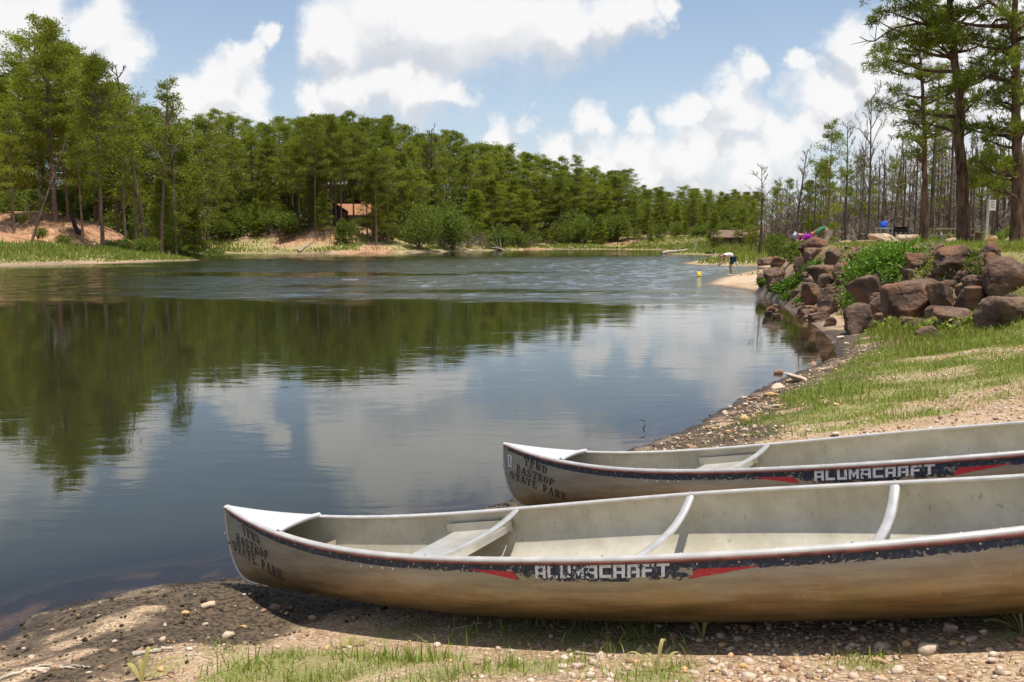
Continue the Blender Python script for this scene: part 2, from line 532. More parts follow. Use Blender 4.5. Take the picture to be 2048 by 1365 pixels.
def ground_material():
    m, nt, out = new_mat('shore_ground')
    at_ = G(nt, 'ShaderNodeAttribute', attribute_name='mask')
    sep = G(nt, 'ShaderNodeSeparateColor', {0: at_.outputs['Color']})
    mud, grs, clay = sep.outputs[0], sep.outputs[1], sep.outputs[2]
    at2 = G(nt, 'ShaderNodeAttribute', attribute_name='mask2')
    sep2 = G(nt, 'ShaderNodeSeparateColor', {0: at2.outputs['Color']})
    wood, sand, wet = sep2.outputs[0], sep2.outputs[1], sep2.outputs[2]
    geo = G(nt, 'ShaderNodeNewGeometry')
    pos = geo.outputs['Position']
    n1 = G(nt, 'ShaderNodeTexNoise', {'Vector': pos, 'Scale': 3.0, 'Detail': 8.0, 'Roughness': 0.65})
    n2 = G(nt, 'ShaderNodeTexNoise', {'Vector': pos, 'Scale': 34.0, 'Detail': 6.0, 'Roughness': 0.7})
    v1 = G(nt, 'ShaderNodeTexVoronoi', {'Vector': pos, 'Scale': 42.0, 'Randomness': 1.0})
    v2 = G(nt, 'ShaderNodeTexVoronoi', {'Vector': pos, 'Scale': 95.0, 'Randomness': 1.0})
    soil = mix_c(nt, smooth(nt, n1.outputs[0], .35, .65), (0.33, 0.21, 0.115), (0.50, 0.36, 0.215))
    soil = mix_c(nt, smooth(nt, n2.outputs[0], .45, .72), soil, (0.24, 0.14, 0.085))
    # small grit: every voronoi cell its own pale or dark grain
    vs = G(nt, 'ShaderNodeSeparateColor', {0: v2.outputs['Color']})
    soil = mix_c(nt, math_n(nt, 'MULTIPLY', smooth(nt, vs.outputs[0], .62, .7), .7), soil, (0.62, 0.46, 0.33))
    soil = mix_c(nt, math_n(nt, 'MULTIPLY', smooth(nt, vs.outputs[1], .78, .85), .6), soil, (0.12, 0.08, 0.06))
    mudc = mix_c(nt, smooth(nt, n2.outputs[0], .38, .62), (0.035, 0.027, 0.02), (0.15, 0.105, 0.065))
    mf = math_n(nt, 'ADD', mud, math_n(nt, 'MULTIPLY_ADD', n2.outputs[0], 0.9, -0.45))
    c = mix_c(nt, smooth(nt, mf, .32, .62), soil, mudc)
    clayc = mix_c(nt, smooth(nt, n1.outputs[0], .3, .7), (0.30, 0.145, 0.07), (0.50, 0.29, 0.165))
    nl = G(nt, 'ShaderNodeTexNoise', {'Vector': pos, 'Scale': .55, 'Detail': 8.0, 'Roughness': 0.7})
    clayc = mix_c(nt, math_n(nt, 'MULTIPLY', smooth(nt, nl.outputs[0], .5, .64), .75), clayc, (0.17, 0.095, 0.05))
    c = mix_c(nt, clay, c, clayc)
    woodc = mix_c(nt, smooth(nt, n1.outputs[0], .35, .65), (0.10, 0.062, 0.035), (0.26, 0.16, 0.085))
    c = mix_c(nt, wood, c, woodc)
    sandc = mix_c(nt, smooth(nt, n1.outputs[0], .3, .7), (0.42, 0.30, 0.19), (0.55, 0.42, 0.29))
    c = mix_c(nt, sand, c, sandc)
    grc = mix_c(nt, smooth(nt, n2.outputs[0], .35, .65), (0.16, 0.16, 0.045), (0.31, 0.31, 0.09))
    gf = math_n(nt, 'ADD', grs, math_n(nt, 'MULTIPLY_ADD', n1.outputs[0], 0.5, -0.25))
    c = mix_c(nt, math_n(nt, 'MULTIPLY', smooth(nt, gf, .35, .9), .6), c, grc)
    c = mix_c(nt, wet, c, (0.42, 0.42, 0.42), 'MULTIPLY')
    h = math_n(nt, 'ADD', math_n(nt, 'MULTIPLY', v1.outputs['Distance'], -0.6), n2.outputs[0])
    h = math_n(nt, 'ADD', h, math_n(nt, 'MULTIPLY', v2.outputs['Distance'], -0.35))
    b = G(nt, 'ShaderNodeBump', {'Height': h, 'Strength': 0.8, 'Distance': 0.018})
    rough = math_n(nt, 'MULTIPLY_ADD', wet, -0.5, 0.92)
    p = G(nt, 'ShaderNodeBsdfPrincipled', {'Base Color': c, 'Roughness': rough, 'Specular IOR Level': 0.25, 'Normal': b.outputs[0]})
    nt.links.new(p.outputs[0], out.inputs[0])
    return m


# patches of grass on the near shore: place in the photo, radius in metres, strength
GRASS_SPOTS = [(330, 1340, .16, .6), (470, 1340, .22, .9), (560, 1320, .22, 1), (650, 1310, .2, 1), (720, 1330, .25, 1), (830, 1320, .2, 1), (800, 1270, .16, .8),
               (880, 1345, .18, .8), (1010, 1345, .16, .8), (1130, 1330, .12, .6), (940, 1262, .14, .9), (1050, 1275, .12, .9), (1160, 1275, .12, .9), (1280, 1285, .16, 1), (1310, 1330, .14, .7),
               (1400, 1270, .08, .6), (1740, 1330, .09, 1), (2030, 1250, .15, 1), (1990, 1265, .1, .6), (600, 1360, .2, .8), (1300, 1360, .14, .7),
               (1650, 830, .7, 1), (1720, 780, .9, 1), (1640, 780, .5, .9), (1800, 740, 1.1, 1), (1880, 780, .7, 1), (1720, 720, 1.0, 1), (1860, 700, 1.2, .9), (1960, 690, 1.0, 1), (2030, 660, 1.0, 1),
               (2020, 745, .6, .9), (1780, 845, .35, .9), (1700, 860, .3, .9), (1860, 830, .3, .8), (1990, 800, .3, .5), (2120, 720, 1.2, .9), (1760, 665, 1.0, 1), (1700, 690, .7, .9), (1640, 880, .25, .8), (1560, 890, .18, .5)]


def masks(P, d, z):
    n = len(P)
    x, y = P[:, 0], P[:, 1]
    n1 = fbm(P, 1.1, 31, 4)
    n2 = fbm(P, 5.0, 37, 3)
    near = 1 - sstep(y, 17, 24)
    mud = near * sstep(d, -.9, -.5) * (1 - sstep(d + .6 * n1 + .15 * n2, .95, 1.65)) * np.clip(.72 + .8 * n2, 0, 1)
    mud = np.maximum(mud, (1 - near) * .45 * sstep(d, -.6, 0) * (1 - sstep(d, .4, 1.0)))
    grs = np.zeros(n)
    for (cx, cy, r, s) in GSP:
        q = ((x - cx) ** 2 + (y - cy) ** 2) / (r * r)
        grs = np.maximum(grs, s * np.exp(-q * .9))
    grs = np.clip(grs * (1.1 + .9 * n1 + np.where(y < 6, 1.5, .7) * n2), 0, 1)
    grs *= sstep(d, .35, .8)
    # right bank behind the rocks: thin lawn; far shores: strip of meadow
    bank = (x > 3) & (y > 13) & (y < 75)
    grs = np.where(bank, np.maximum(grs, .95 * sstep(d, .6, 1.4) * np.clip(.8 + .9 * n1, 0, 1)), grs)
    farz = y > 55
    grs = np.where(farz, np.maximum(grs, sstep(d, .5, 1.5) * (1 - sstep(d + 1.5 * n1, 9, 13))), grs)
    grs = np.where(farz & (x > 10), np.maximum(grs, sstep(d, .5, 1.5) * (1 - .7 * sstep(d, 22, 40))), grs)
    sand = np.zeros(n)
    # sandy track along the top of the right bank
    lx = 33.0 + 0.16 * (x - 11)
    sand = np.maximum(sand, sstep(x, 11.0, 13.5) * (1 - sstep(np.abs(y - lx + .6 * n1), 2.4, 3.6)))
    # sandstone apron where the bent person stands
    rp = ((x - 11.2) / 3.4) ** 2 + ((y - 43.2) / 4.8) ** 2
    sand = np.maximum(sand, (1 - sstep(rp + .25 * n1, .7, 1.1)))
    grs = grs * (1 - sand)
    clay = np.zeros(n)
    left = (x < -26) & (y > 60) & (y < 120)
    clay = np.where(left, sstep(d, 9.5, 11.5) * (1 - sstep(d + 4 * n1, 26, 36)), clay)
    rk = np.hypot((x + 53) / 18, (y - 99) / 14)
    clay = np.where(y > 60, np.maximum(clay, 1 - sstep(rk + .12 * n1, .8, 1.0)), clay)
    for (cx, cy, rx, ry) in CLAY:
        q = ((x - cx) / rx) ** 2 + ((y - cy) / ry) ** 2
        clay = np.maximum(clay, (1 - sstep(q + .7 * n1, .6, 1.3)))
    grs = np.where(left, np.minimum(grs, 1 - clay), grs * (1 - .9 * clay))
    wood = np.where(farz, sstep(d, 9, 15) * (1 - clay), 0)
    wood = np.where((y > 48) & (x > 18), np.maximum(wood, sstep(x + .0 * y, 24, 34) * .8), wood)
    onbank = bank & (y < 34)
    wood = np.where(onbank, np.maximum(wood, .85 * sstep(d, .5, 1.2) * (1 - sstep(d, 5.5, 7.5))) * (1 - sand), wood)
    wet = near * (1 - sstep(d + .1 * n2, .02, .22)) + (1 - near) * (1 - sstep(d, .1, .6))
    return np.stack([mud, grs, clay, np.ones(n)], 1), np.stack([wood, sand, wet, np.ones(n)], 1)


GSP = []
for (px, py, r, s) in GRASS_SPOTS:
    h = ground_hit(px, py)
    if h is not None:
        GSP.append((h[0], h[1], r, s))
CLAY = [(-21.5, 129.5, 3.4, 3.0), (-20.5, 139, 2.2, 9), (-16, 135, 4, 1.8), (4, 184, 4, 5), (24, 205, 5, 5), (-30, 145, 7, 8)]


def build_ground():
    xs = axis(-420, -3.6, 5.2, 420, .05, 1.055)
    ys = axis(-60, 2.4, 11.0, 700, .05, 1.05)
    X, Y = np.meshgrid(xs, ys, indexing='xy')
    P = np.stack([X.ravel(), Y.ravel()], 1)
    z = terrain(P)
    d = shore_dist(P)
    nx, ny = len(xs), len(ys)
    i = np.arange(nx * ny).reshape(ny, nx)
    F = np.stack([i[:-1, :-1].ravel(), i[:-1, 1:].ravel(), i[1:, 1:].ravel(), i[1:, :-1].ravel()], 1)
    mb = MB().add(np.column_stack([P, z]), F)
    me = mb.mesh('ground', ground_material(), True)
    m1, m2 = masks(P, d, z)
    for nm, arr in (('mask', m1), ('mask2', m2)):
        ca = me.color_attributes.new(nm, 'FLOAT_COLOR', 'POINT')
        ca.data.foreach_set('color', np.clip(arr, 0, 1).astype(np.float32).ravel())
    o = obj('ground', me)
    return tag(o, 'lake shore of gravel, dark mud and grass rising to wooded banks', kind='structure')


GROUND = build_ground()


# ------------------------------------------------------------------ water
def water_material():
    m, nt, out = new_mat('lake_water')
    geo = G(nt, 'ShaderNodeNewGeometry')
    pos = geo.outputs['Position']
    sx = G(nt, 'ShaderNodeSeparateXYZ', {0: pos})
    dp = G(nt, 'ShaderNodeAttribute', attribute_name='depth').outputs['Fac']
    wind = G(nt, 'ShaderNodeAttribute', attribute_name='wind').outputs['Fac']
    st = G(nt, 'ShaderNodeVectorMath', {0: pos, 1: (0.55, 1.5, 1)}, operation='MULTIPLY').outputs[0]
    r1 = G(nt, 'ShaderNodeTexNoise', {'Vector': st, 'Scale': 2.6, 'Detail': 4.0, 'Roughness': 0.55, 'Distortion': .4})
    st2 = G(nt, 'ShaderNodeVectorMath', {0: pos, 1: (1.1, 1.0, 1)}, operation='MULTIPLY').outputs[0]
    r2 = G(nt, 'ShaderNodeTexNoise', {'Vector': st2, 'Scale': 4.5, 'Detail': 3.0, 'Roughness': 0.6})
    r3 = G(nt, 'ShaderNodeTexNoise', {'Vector': pos, 'Scale': 0.8, 'Detail': 2.0})
    calm = math_n(nt, 'MULTIPLY', r1.outputs[0], math_n(nt, 'MULTIPLY_ADD', smooth(nt, r3.outputs[0], .35, .7), 0.0020, 0.0008))
    ruff = math_n(nt, 'MULTIPLY', math_n(nt, 'MULTIPLY', r2.outputs[0], wind), 0.035)
    b = G(nt, 'ShaderNodeBump', {'Height': math_n(nt, 'ADD', calm, ruff), 'Strength': 1.0, 'Distance': 1.0})
    fr = G(nt, 'ShaderNodeFresnel', {'IOR': 1.40, 'Normal': b.outputs[0]})
    gl = G(nt, 'ShaderNodeBsdfGlossy', {'Color': (0.98, 0.99, 1.0, 1), 'Roughness': math_n(nt, 'MULTIPLY_ADD', wind, 0.06, 0.015), 'Normal': b.outputs[0]})
    tr = G(nt, 'ShaderNodeBsdfTransparent', {'Color': (0.74, 0.66, 0.54, 1)})
    df = G(nt, 'ShaderNodeBsdfDiffuse', {'Color': (0.020, 0.021, 0.009, 1)})
    body = G(nt, 'ShaderNodeMixShader', {0: smooth(nt, dp, 0.0, 0.20), 1: tr.outputs[0], 2: df.outputs[0]})
    mx = G(nt, 'ShaderNodeMixShader', {0: fr.outputs[0], 1: body.outputs[0], 2: gl.outputs[0]})
    nt.links.new(mx.outputs[0], out.inputs[0])
    return m


def wind_field(P):
    """ruffled by the breeze beyond some thirty metres, with slicks and calmer water under the left bank"""
    x, y = P[:, 0], P[:, 1]
    e1 = fbm(P * [.10, .30], 1.0, 111, 5)
    e2 = fbm(P * [.6, 1.2], 1.0, 117, 3)
    w = sstep(y + 4.0 * e1 + 1.6 * e2, 27.5, 34.5)
    sl = ((x + 12.6) / 10) ** 2 + ((y - 52.6) / 3.4) ** 2 + 1.6 * e1
    w = w * (.12 + .88 * sstep(sl, .5, 1.4))
    w = w * (1 - .75 * sstep(fbm(P * [.03, .10], 1.0, 119, 3), .12, .35))
    w = w * (.35 + .65 * sstep(x + .46 * y + 3 * e1, -7, 3))
    w = w * (1 - .6 * sstep(y, 85, 130))
    return w


def build_water():
    xs = np.concatenate([axis(-135, -42, -41.9, -41.8, .3, 1.12)[:-1], np.arange(-41.7, -4, .3), np.arange(-4, 6, .1), np.arange(6, 27, .3), [28, 30, 33, 37, 45]])
    ys = np.concatenate([axis(-4, 3.5, 15, 24.9, .1, 1.03)[:-1], np.arange(25, 92, .2), axis(91.9, 92, 92.1, 200, .22, 1.03)[2:]])
    xs, ys = np.unique(np.round(xs, 4)), np.unique(np.round(ys, 4))
    X, Y = np.meshgrid(xs, ys, indexing='xy')
    P = np.stack([X.ravel(), Y.ravel()], 1)
    dep = np.clip(-terrain(P), 0, 3)
    wf = wind_field(P)
    hz = .009 * vnoise(P * [.8, 1.0], 1.0, 121) + .020 * vnoise(P * [1.4, 2.1], 1.0, 123) + .019 * vnoise(P * [1.9, 3.2], 1.0, 125)
    z = wf * hz * sstep(dep, .02, .4)
    nx, ny = len(xs), len(ys)
    i = np.arange(nx * ny).reshape(ny, nx)
    F = np.stack([i[:-1, :-1].ravel(), i[:-1, 1:].ravel(), i[1:, 1:].ravel(), i[1:, :-1].ravel()], 1)
    me = MB().add(np.column_stack([P, z]), F).mesh('lake_water', water_material(), True)
    for nm, arr in (('depth', dep), ('wind', wf)):
        a = me.attributes.new(nm, 'FLOAT', 'POINT')
        a.data.foreach_set('value', arr.astype(np.float32))
    return tag(obj('lake_water', me), 'still green lake reflecting the pines and clouds', kind='structure')


build_water()

# ------------------------------------------------------------------ trees
def unit(v):
    v = np.asarray(v, float)
    return v / (np.linalg.norm(v, axis=-1, keepdims=True) + 1e-9)


def bez(a, b, c, n):
    t = np.linspace(0, 1, n)[:, None]
    return (1 - t) ** 2 * a + 2 * t * (1 - t) * b + t * t * c


def pine_meshes(seed, H=20.0, base=.35, spread=3.5, nb=46, npc=40, leaf=.46, r0=.24, top_round=1.7, gap=.12, mat='pine', lean=0.0):
    r = np.random.default_rng(seed)
    tr, cr = MB(), MB()
    k = np.linspace(0, 1, 12)
    wob = np.cumsum(r.normal(0, .012 * H / 12, (12, 2)), 0)
    path = np.column_stack([wob[:, 0] + lean * k ** 1.4 * H, wob[:, 1], k * H])
    path[0] = (0, 0, -0.3)
    tr.tube(path, r0 * (1 - .88 * k) * (1 + .35 * np.exp(-k * 14)), 7)
    # dead stubs under the crown
    for i in range(8):
        f = base * r.uniform(.45, 1.0)
        p = np.array([np.interp(f, k, path[:, j]) for j in range(3)])
        a = r.uniform(0, 6.28)
        dv = np.array([math.cos(a), math.sin(a), r.uniform(-.1, .3)]) * r.uniform(.5, 1.7)
        tr.tube(bez(p, p + dv * .5, p + dv + [0, 0, r.uniform(-.3, .2)], 3), [.03, .02, .008], 3, caps=False)
    C, D, Ls = [], [], []
    az = r.uniform(0, 6.28)
    for i in range(nb):
        g = (i + r.uniform(-.3, .8)) / nb
        g = min(max(g, 0), 1)
        f = base + (1 - base) * g
        if r.uniform() < gap:
            continue
        p = np.array([np.interp(f, k, path[:, j]) for j in range(3)])
        az += 2.4 + r.normal(0, .35)
        L = spread * ((1 - g ** top_round) * .95 + .16) * r.uniform(.6, 1.12) * (.72 + .28 * min(1, g * 3.5))
        el = math.radians(-6 + 44 * g + r.normal(0, 9))
        dv = np.array([math.cos(az) * math.cos(el), math.sin(az) * math.cos(el), math.sin(el)])
        end = p + dv * L + np.array([0, 0, .12 * L])
        mid = p + dv * L * .55 - np.array([0, 0, .06 * L])
        br = bez(p, mid, end, 5)
        tr.tube(br, np.linspace(.055 + .008 * L, .012, 5) * (r0 / .24), 3, caps=False)
        side = unit(np.cross(dv, [0, 0, 1]))
        for t in (.42, .62, .8, .95, 1.05):
            if r.uniform() < .12:
                continue
            c = (1 - min(t, 1)) ** 2 * p + 2 * min(t, 1) * (1 - min(t, 1)) * mid + min(t, 1) ** 2 * end + dv * L * max(0, t - 1)
            c = c + side * r.normal(0, .17 * L) + r.normal(0, .12, 3)
            if np.linalg.norm(c - p) > .6:
                tr.tube(np.array([br[min(4, int(t * 3.5))], c]), [.02, .007], 3, caps=False)
            rad = r.uniform(.5, .9) * (.65 + .35 * L / spread)
            n = int(npc * r.uniform(.7, 1.2))
            q = r.normal(0, .5, (n, 3)) * np.array([1, 1, .55]) * rad
            C.append(c + q)
            D.append(unit(q * 1.2 + np.array([0, 0, .35 * rad]) + r.normal(0, .35, (n, 3)) + dv * .3))
            Ls.append(r.uniform(.6, 1.15, n) * leaf)
    C, D, Ls = np.vstack(C), np.vstack(D), np.concatenate(Ls)
    cr.kites(C, D, Ls, Ls * .34)
    return tr.mesh('pine_trunk', M['bark']), cr.mesh('pine_crown', M[mat]), H


def bare_meshes(seed, H=14.0, fork=.45, r0=.2, spread=3.0, depth=3, n1=11, up=.9, lean=0.0, mat='burnt'):
    """a fire-killed tree: charred stem below, fine bare twigs above"""
    r = np.random.default_rng(seed)
    tr, tw = MB(), MB()
    k = np.linspace(0, 1, 12)
    wob = np.cumsum(r.normal(0, .02 * H / 12, (12, 2)), 0)
    path = np.column_stack([wob[:, 0] + lean * k ** 1.3 * H, wob[:, 1], k * H])
    path[0] = (0, 0, -0.3)
    tr.tube(path, r0 * (1 - .9 * k) + .012, 6)

    def grow(p, d, L, rad, lvl):
        m = p + d * L * .5 + r.normal(0, .07 * L, 3)
        e = p + d * L + r.normal(0, .1 * L, 3) + np.array([0, 0, .12 * L])
        pts = bez(p, m, e, 4)
        (tr if lvl == 0 else tw).tube(pts, np.linspace(rad, rad * .45, 4), 3 if lvl else 4, caps=False)
        if lvl >= depth:
            return
        for j in range(r.integers(3, 6)):
            t = r.uniform(.25, 1)
            q = (1 - t) ** 2 * p + 2 * t * (1 - t) * m + t * t * e
            nd = unit(d + r.normal(0, .55, 3) + np.array([0, 0, .25]))
            grow(q, nd, L * r.uniform(.35, .62), max(rad * .5, .017), lvl + 1)
    for i in range(n1):
        f = fork + (1 - fork) * (i + r.uniform()) / n1
        p = np.array([np.interp(f, k, path[:, j]) for j in range(3)])
        a = i * 2.4 + r.normal(0, .4)
        d = unit([math.cos(a), math.sin(a), up + r.normal(0, .25)])
        grow(p, d, spread * (1.1 - .75 * (f - fork) / (1 - fork)) * r.uniform(.5, 1.1), r0 * .28, 0)
    return tr.mesh('burnt_trunk', M[mat]), tw.mesh('bare_twigs', M['dead']), H


def snag_meshes(seed, H=11.0, r0=.16, stubs=14, lean=0.0):
    r = np.random.default_rng(seed)
    tr, tw = MB(), MB()
    k = np.linspace(0, 1, 9)
    wob = np.cumsum(r.normal(0, .012 * H / 9, (9, 2)), 0)
    path = np.column_stack([wob[:, 0] + lean * k * H, wob[:, 1], k * H])
    path[0] = (0, 0, -.3)
    tr.tube(path, r0 * (1 - .72 * k), 6)
    for i in range(stubs):
        f = r.uniform(.25, 1)
        p = np.array([np.interp(f, k, path[:, j]) for j in range(3)])
        a = r.uniform(0, 6.28)
        L = r.uniform(.4, 1.9) * (1.2 - .7 * f)
        d = np.array([math.cos(a), math.sin(a), r.uniform(-.15, .6)])
        e = p + d * L
        tw.tube(bez(p, p + d * L * .5 - [0, 0, .05], e, 4), np.linspace(.035, .008, 4), 3, caps=False)
        for j in range(2):
            tw.tube(np.array([e - d * L * r.uniform(.1, .6), e + r.normal(0, .35, 3)]), [.014, .005], 3, caps=False)
    return tr.mesh('snag_trunk', M['burnt']), tw.mesh('snag_stubs', M['dead']), H


def shrub_meshes(seed, H=2.4, R=1.5, n=2600, leaf=.16, mat='leaf', lobes=9, twigs=True):
    r = np.random.default_rng(seed)
    st, cr = MB(), MB()
    C, D = [], []
    for i in range(lobes):
        a = r.uniform(0, 6.28)
        rad = R * math.sqrt(r.uniform(0, .7))
        z = H * r.uniform(.3, .85) * (1 - .35 * rad / R)
        c = np.array([math.cos(a) * rad, math.sin(a) * rad, z])
        if twigs:
            st.tube(bez(np.array([.06 * math.cos(a), .06 * math.sin(a), -.1]), c * [.4, .4, .6], c, 4), [.05, .04, .03, .012], 4, caps=False)
        m = n // lobes
        q = unit(r.normal(size=(m, 3))) * (r.uniform(.25, 1, (m, 1)) ** .45) * np.array([R * .42, R * .42, H * .27]) * r.uniform(.7, 1.2)
        C.append(c + q)
        D.append(unit(q + r.normal(0, .5 * R * .3, (m, 3)) + [0, 0, .1]))
    C, D = np.vstack(C), np.vstack(D)
    C[:, 2] = np.maximum(C[:, 2], .02)
    ln = r.uniform(.7, 1.3, len(C)) * leaf
    cr.kites(C, D, ln, ln * .55)
    return st.mesh('shrub_stems', M['dead']), cr.mesh('shrub_leaves', M[mat]), H


def brush_meshes(seed, H=2.2, R=1.4, n=34):
    r = np.random.default_rng(seed)
    tw = MB()
    for i in range(n):
        a = r.uniform(0, 6.28)
        d = unit([math.cos(a) * .7, math.sin(a) * .7, r.uniform(.4, 1.3)])
        L = H * r.uniform(.5, 1.1)
        p = np.array([math.cos(a), math.sin(a), 0]) * R * r.uniform(0, .5) - [0, 0, .1]
        e = p + d * L
        tw.tube(bez(p, p + d * L * .5 + [0, 0, .2], e, 4), np.linspace(.03, .007, 4), 3, caps=False)
        for j in range(7):
            t = r.uniform(.3, 1)
            q = p + d * L * t
            tw.tube(np.array([q, q + r.normal(0, .3, 3) + [0, 0, .25]]), [.012, .004], 3, caps=False)
    return tw.mesh('bare_brush', M['dead']), None, H


def plant_tree(kind, meshes, loc, height, rz, label, cat, group, parts=('trunk', 'crown'), wide=1.0, tilt=(0, 0)):
    tm, cm, H = meshes
    s = height / H
    e = empty(kind, loc, label, cat, group, rz)
    e.rotation_euler = (tilt[0], tilt[1], rz)
    e.scale = (s * wide, s * wide, s)
    a = obj(parts[0], tm, e)
    if parts[0] == 'twigs':
        a['kind'] = 'stuff'
    if cm is not None:
        b = obj(parts[1], cm, e)
        if parts[1] in ('twigs', 'stubs'):
            b['kind'] = 'stuff'
    return e


PINES = [pine_meshes(100 + i, 20, b, sp, nb, 72, .31, .25, tr) for i, (b, sp, nb, tr) in enumerate([
    (.36, 3.6, 50, 3.2), (.30, 3.4, 54, 2.6), (.42, 3.9, 46, 4.0), (.25, 3.4, 56, 2.4), (.46, 3.7, 42, 4.0), (.34, 4.1, 50, 3.4), (.40, 3.3, 48, 2.8)])]
LOWPINES = [pine_meshes(140 + i, 12, b, sp, nb, 62, .28, .16, tr, gap=.12) for i, (b, sp, nb, tr) in enumerate([(.12, 2.7, 46, 1.1), (.2, 3.0, 44, 1.5), (.08, 2.4, 48, 1.0)])]
THINPINES = [pine_meshes(160 + i, 18, b, sp, nb, 50, .31, .2, 1.7, gap=.35) for i, (b, sp, nb) in enumerate([(.5, 2.7, 30), (.62, 2.6, 22), (.4, 2.4, 32)])]
HIGHPINES = [pine_meshes(180 + i, 20, b, 3.4, 34, 72, .31, .24, 3.4) for i, b in enumerate((.58, .64, .54))]
BARE = [bare_meshes(200 + i, 14, f, .19, sp, 3, n, up, ln) for i, (f, sp, n, up, ln) in enumerate([(.42, 2.8, 10, 1.2, .0), (.5, 2.4, 9, 1.0, .06), (.35, 3.2, 11, 1.4, -.05), (.55, 2.2, 9, .9, .02)])]
SNAGS = [snag_meshes(230 + i, 12, .15, 16, l) for i, l in enumerate((0, .03, -.03, .01, -.05))]
SHRUBS = [shrub_meshes(260 + i, 2.4, 1.5, 2600, .17) for i in range(4)]
BROADS = [shrub_meshes(270 + i, 7.0, 3.0, 5200, .27, lobes=16) for i in range(3)]
BRUSH = [brush_meshes(280 + i) for i in range(3)]

skyx = [-80, 10, 60, 110, 165, 215, 250, 330, 395, 440, 490, 540, 580, 640, 690, 735, 775, 815, 850, 910, 950, 990, 1040, 1075, 1125, 1190, 1230, 1270, 1300, 1340, 1380, 1420, 1460, 1500, 1540]
skyy = [130, 140, 130, 60, 118, 128, 190, 225, 242, 230, 240, 250, 238, 234, 232, 246, 238, 256, 272, 264, 290, 294, 302, 314, 330, 342, 340, 366, 374, 386, 376, 386, 386, 384, 392]
shx = [-80, 0, 246, 418, 430, 600, 702, 873, 1010, 1113, 1200, 1312, 1540]
shd = [70, 72, 82, 100, 136, 134, 130, 152, 174, 190, 192, 194, 196]
R3 = random.Random(11)


def where(px):
    if px < 430:
        return 'on the orange left bank'
    if px < 620:
        return 'on the bank left of the cabin'
    if px < 900:
        return 'around the cabin slope'
    if px < 1150:
        return 'on the middle of the far shore'
    return 'at the far end of the lake'


def tree_at(kind, meshes, px, ytop, dist, label, cat, group, wide=1.0, parts=('trunk', 'crown'), hmin=3.0, hmax=60, tilt=(0, 0)):
    x = at(px, 480, dist)[0]
    zb = ground_z(x, dist)
    zt = at(px, ytop, dist)[2]
    h = min(max(zt - zb, hmin), hmax)
    return plant_tree(kind, meshes, (x, dist, zb - .05), h, R3.uniform(0, 6.28), label, cat, group, parts, wide, tilt)


# singled-out trees on the left bank
tree_at('pine_tree', PINES[5], 112, 48, 96, 'tallest pine of the left bank with a broad crown against the cloud', 'tree', wide=.95, group=None)
tree_at('pine_tree', PINES[0], 205, 118, 86, 'tall pine with a bare straight trunk at the foot of the orange bank', 'tree', wide=.85, group=None)
tree_at('pine_tree', THINPINES[0], 322, 165, 98, 'thin ragged pine leaning above the left forest edge', 'tree', group=None, tilt=(0, .10))
tree_at('bare_tree', BARE[1], 292, 125, 99, 'leafless leaning tree sticking out above the left forest', 'tree', group=None, parts=('trunk', 'twigs'), tilt=(0, .08))
tree_at('bare_tree', BARE[3], 352, 205, 104, 'smaller leafless tree right of the leaning bare one on the left skyline', 'tree', group=None, parts=('trunk', 'twigs'))
tree_at('bare_tree', BARE[0], 866, 258, 172, 'brown leafless tree between the green crowns above the far shore', 'tree', group=None, parts=('trunk', 'twigs'))
tree_at('pine_tree', THINPINES[1], 1122, 316, 205, 'sparse pine standing above the far canopy, left of a matching pair', 'tree', group=None)
tree_at('pine_tree', THINPINES[2], 1152, 312, 207, 'sparse pine standing above the far canopy, right of a matching pair', 'tree', group=None)
tree_at('leaning_tree', SNAGS[4], 62, 250, 84, 'slim dark leaning trunk on the orange bank at the left edge', 'tree', group=None, parts=('trunk', 'stubs'), tilt=(0, -.30))

ORD = ['first', 'second', 'third', 'fourth', 'fifth', 'sixth', 'seventh', 'eighth', 'ninth', 'tenth', 'eleventh', 'twelfth', 'thirteenth', 'fourteenth', 'fifteenth', 'sixteenth', 'seventeenth', 'eighteenth', 'nineteenth', 'twentieth']
counts = {}


def ordinal(key):
    counts[key] = counts.get(key, 0) + 1
    return ORD[min(counts[key], 20) - 1]


for i in range(84):
    px = -70 + (i + R3.random()) * 1560 / 84
    D0 = np.interp(px, shx, shd) + R3.uniform(38, 72)
    x_ = at(px, 480, D0)[0]
    plant_tree('broadleaf_tree', R3.choice(BROADS), (x_, D0, ground_z(x_, D0) - .1), R3.uniform(6, 9.5), R3.uniform(0, 6.28), 'shaded leafy understorey tree deep in the wood ' + where(px), 'tree', 'understorey trees ' + where(px), wide=R3.uniform(1.0, 1.5))

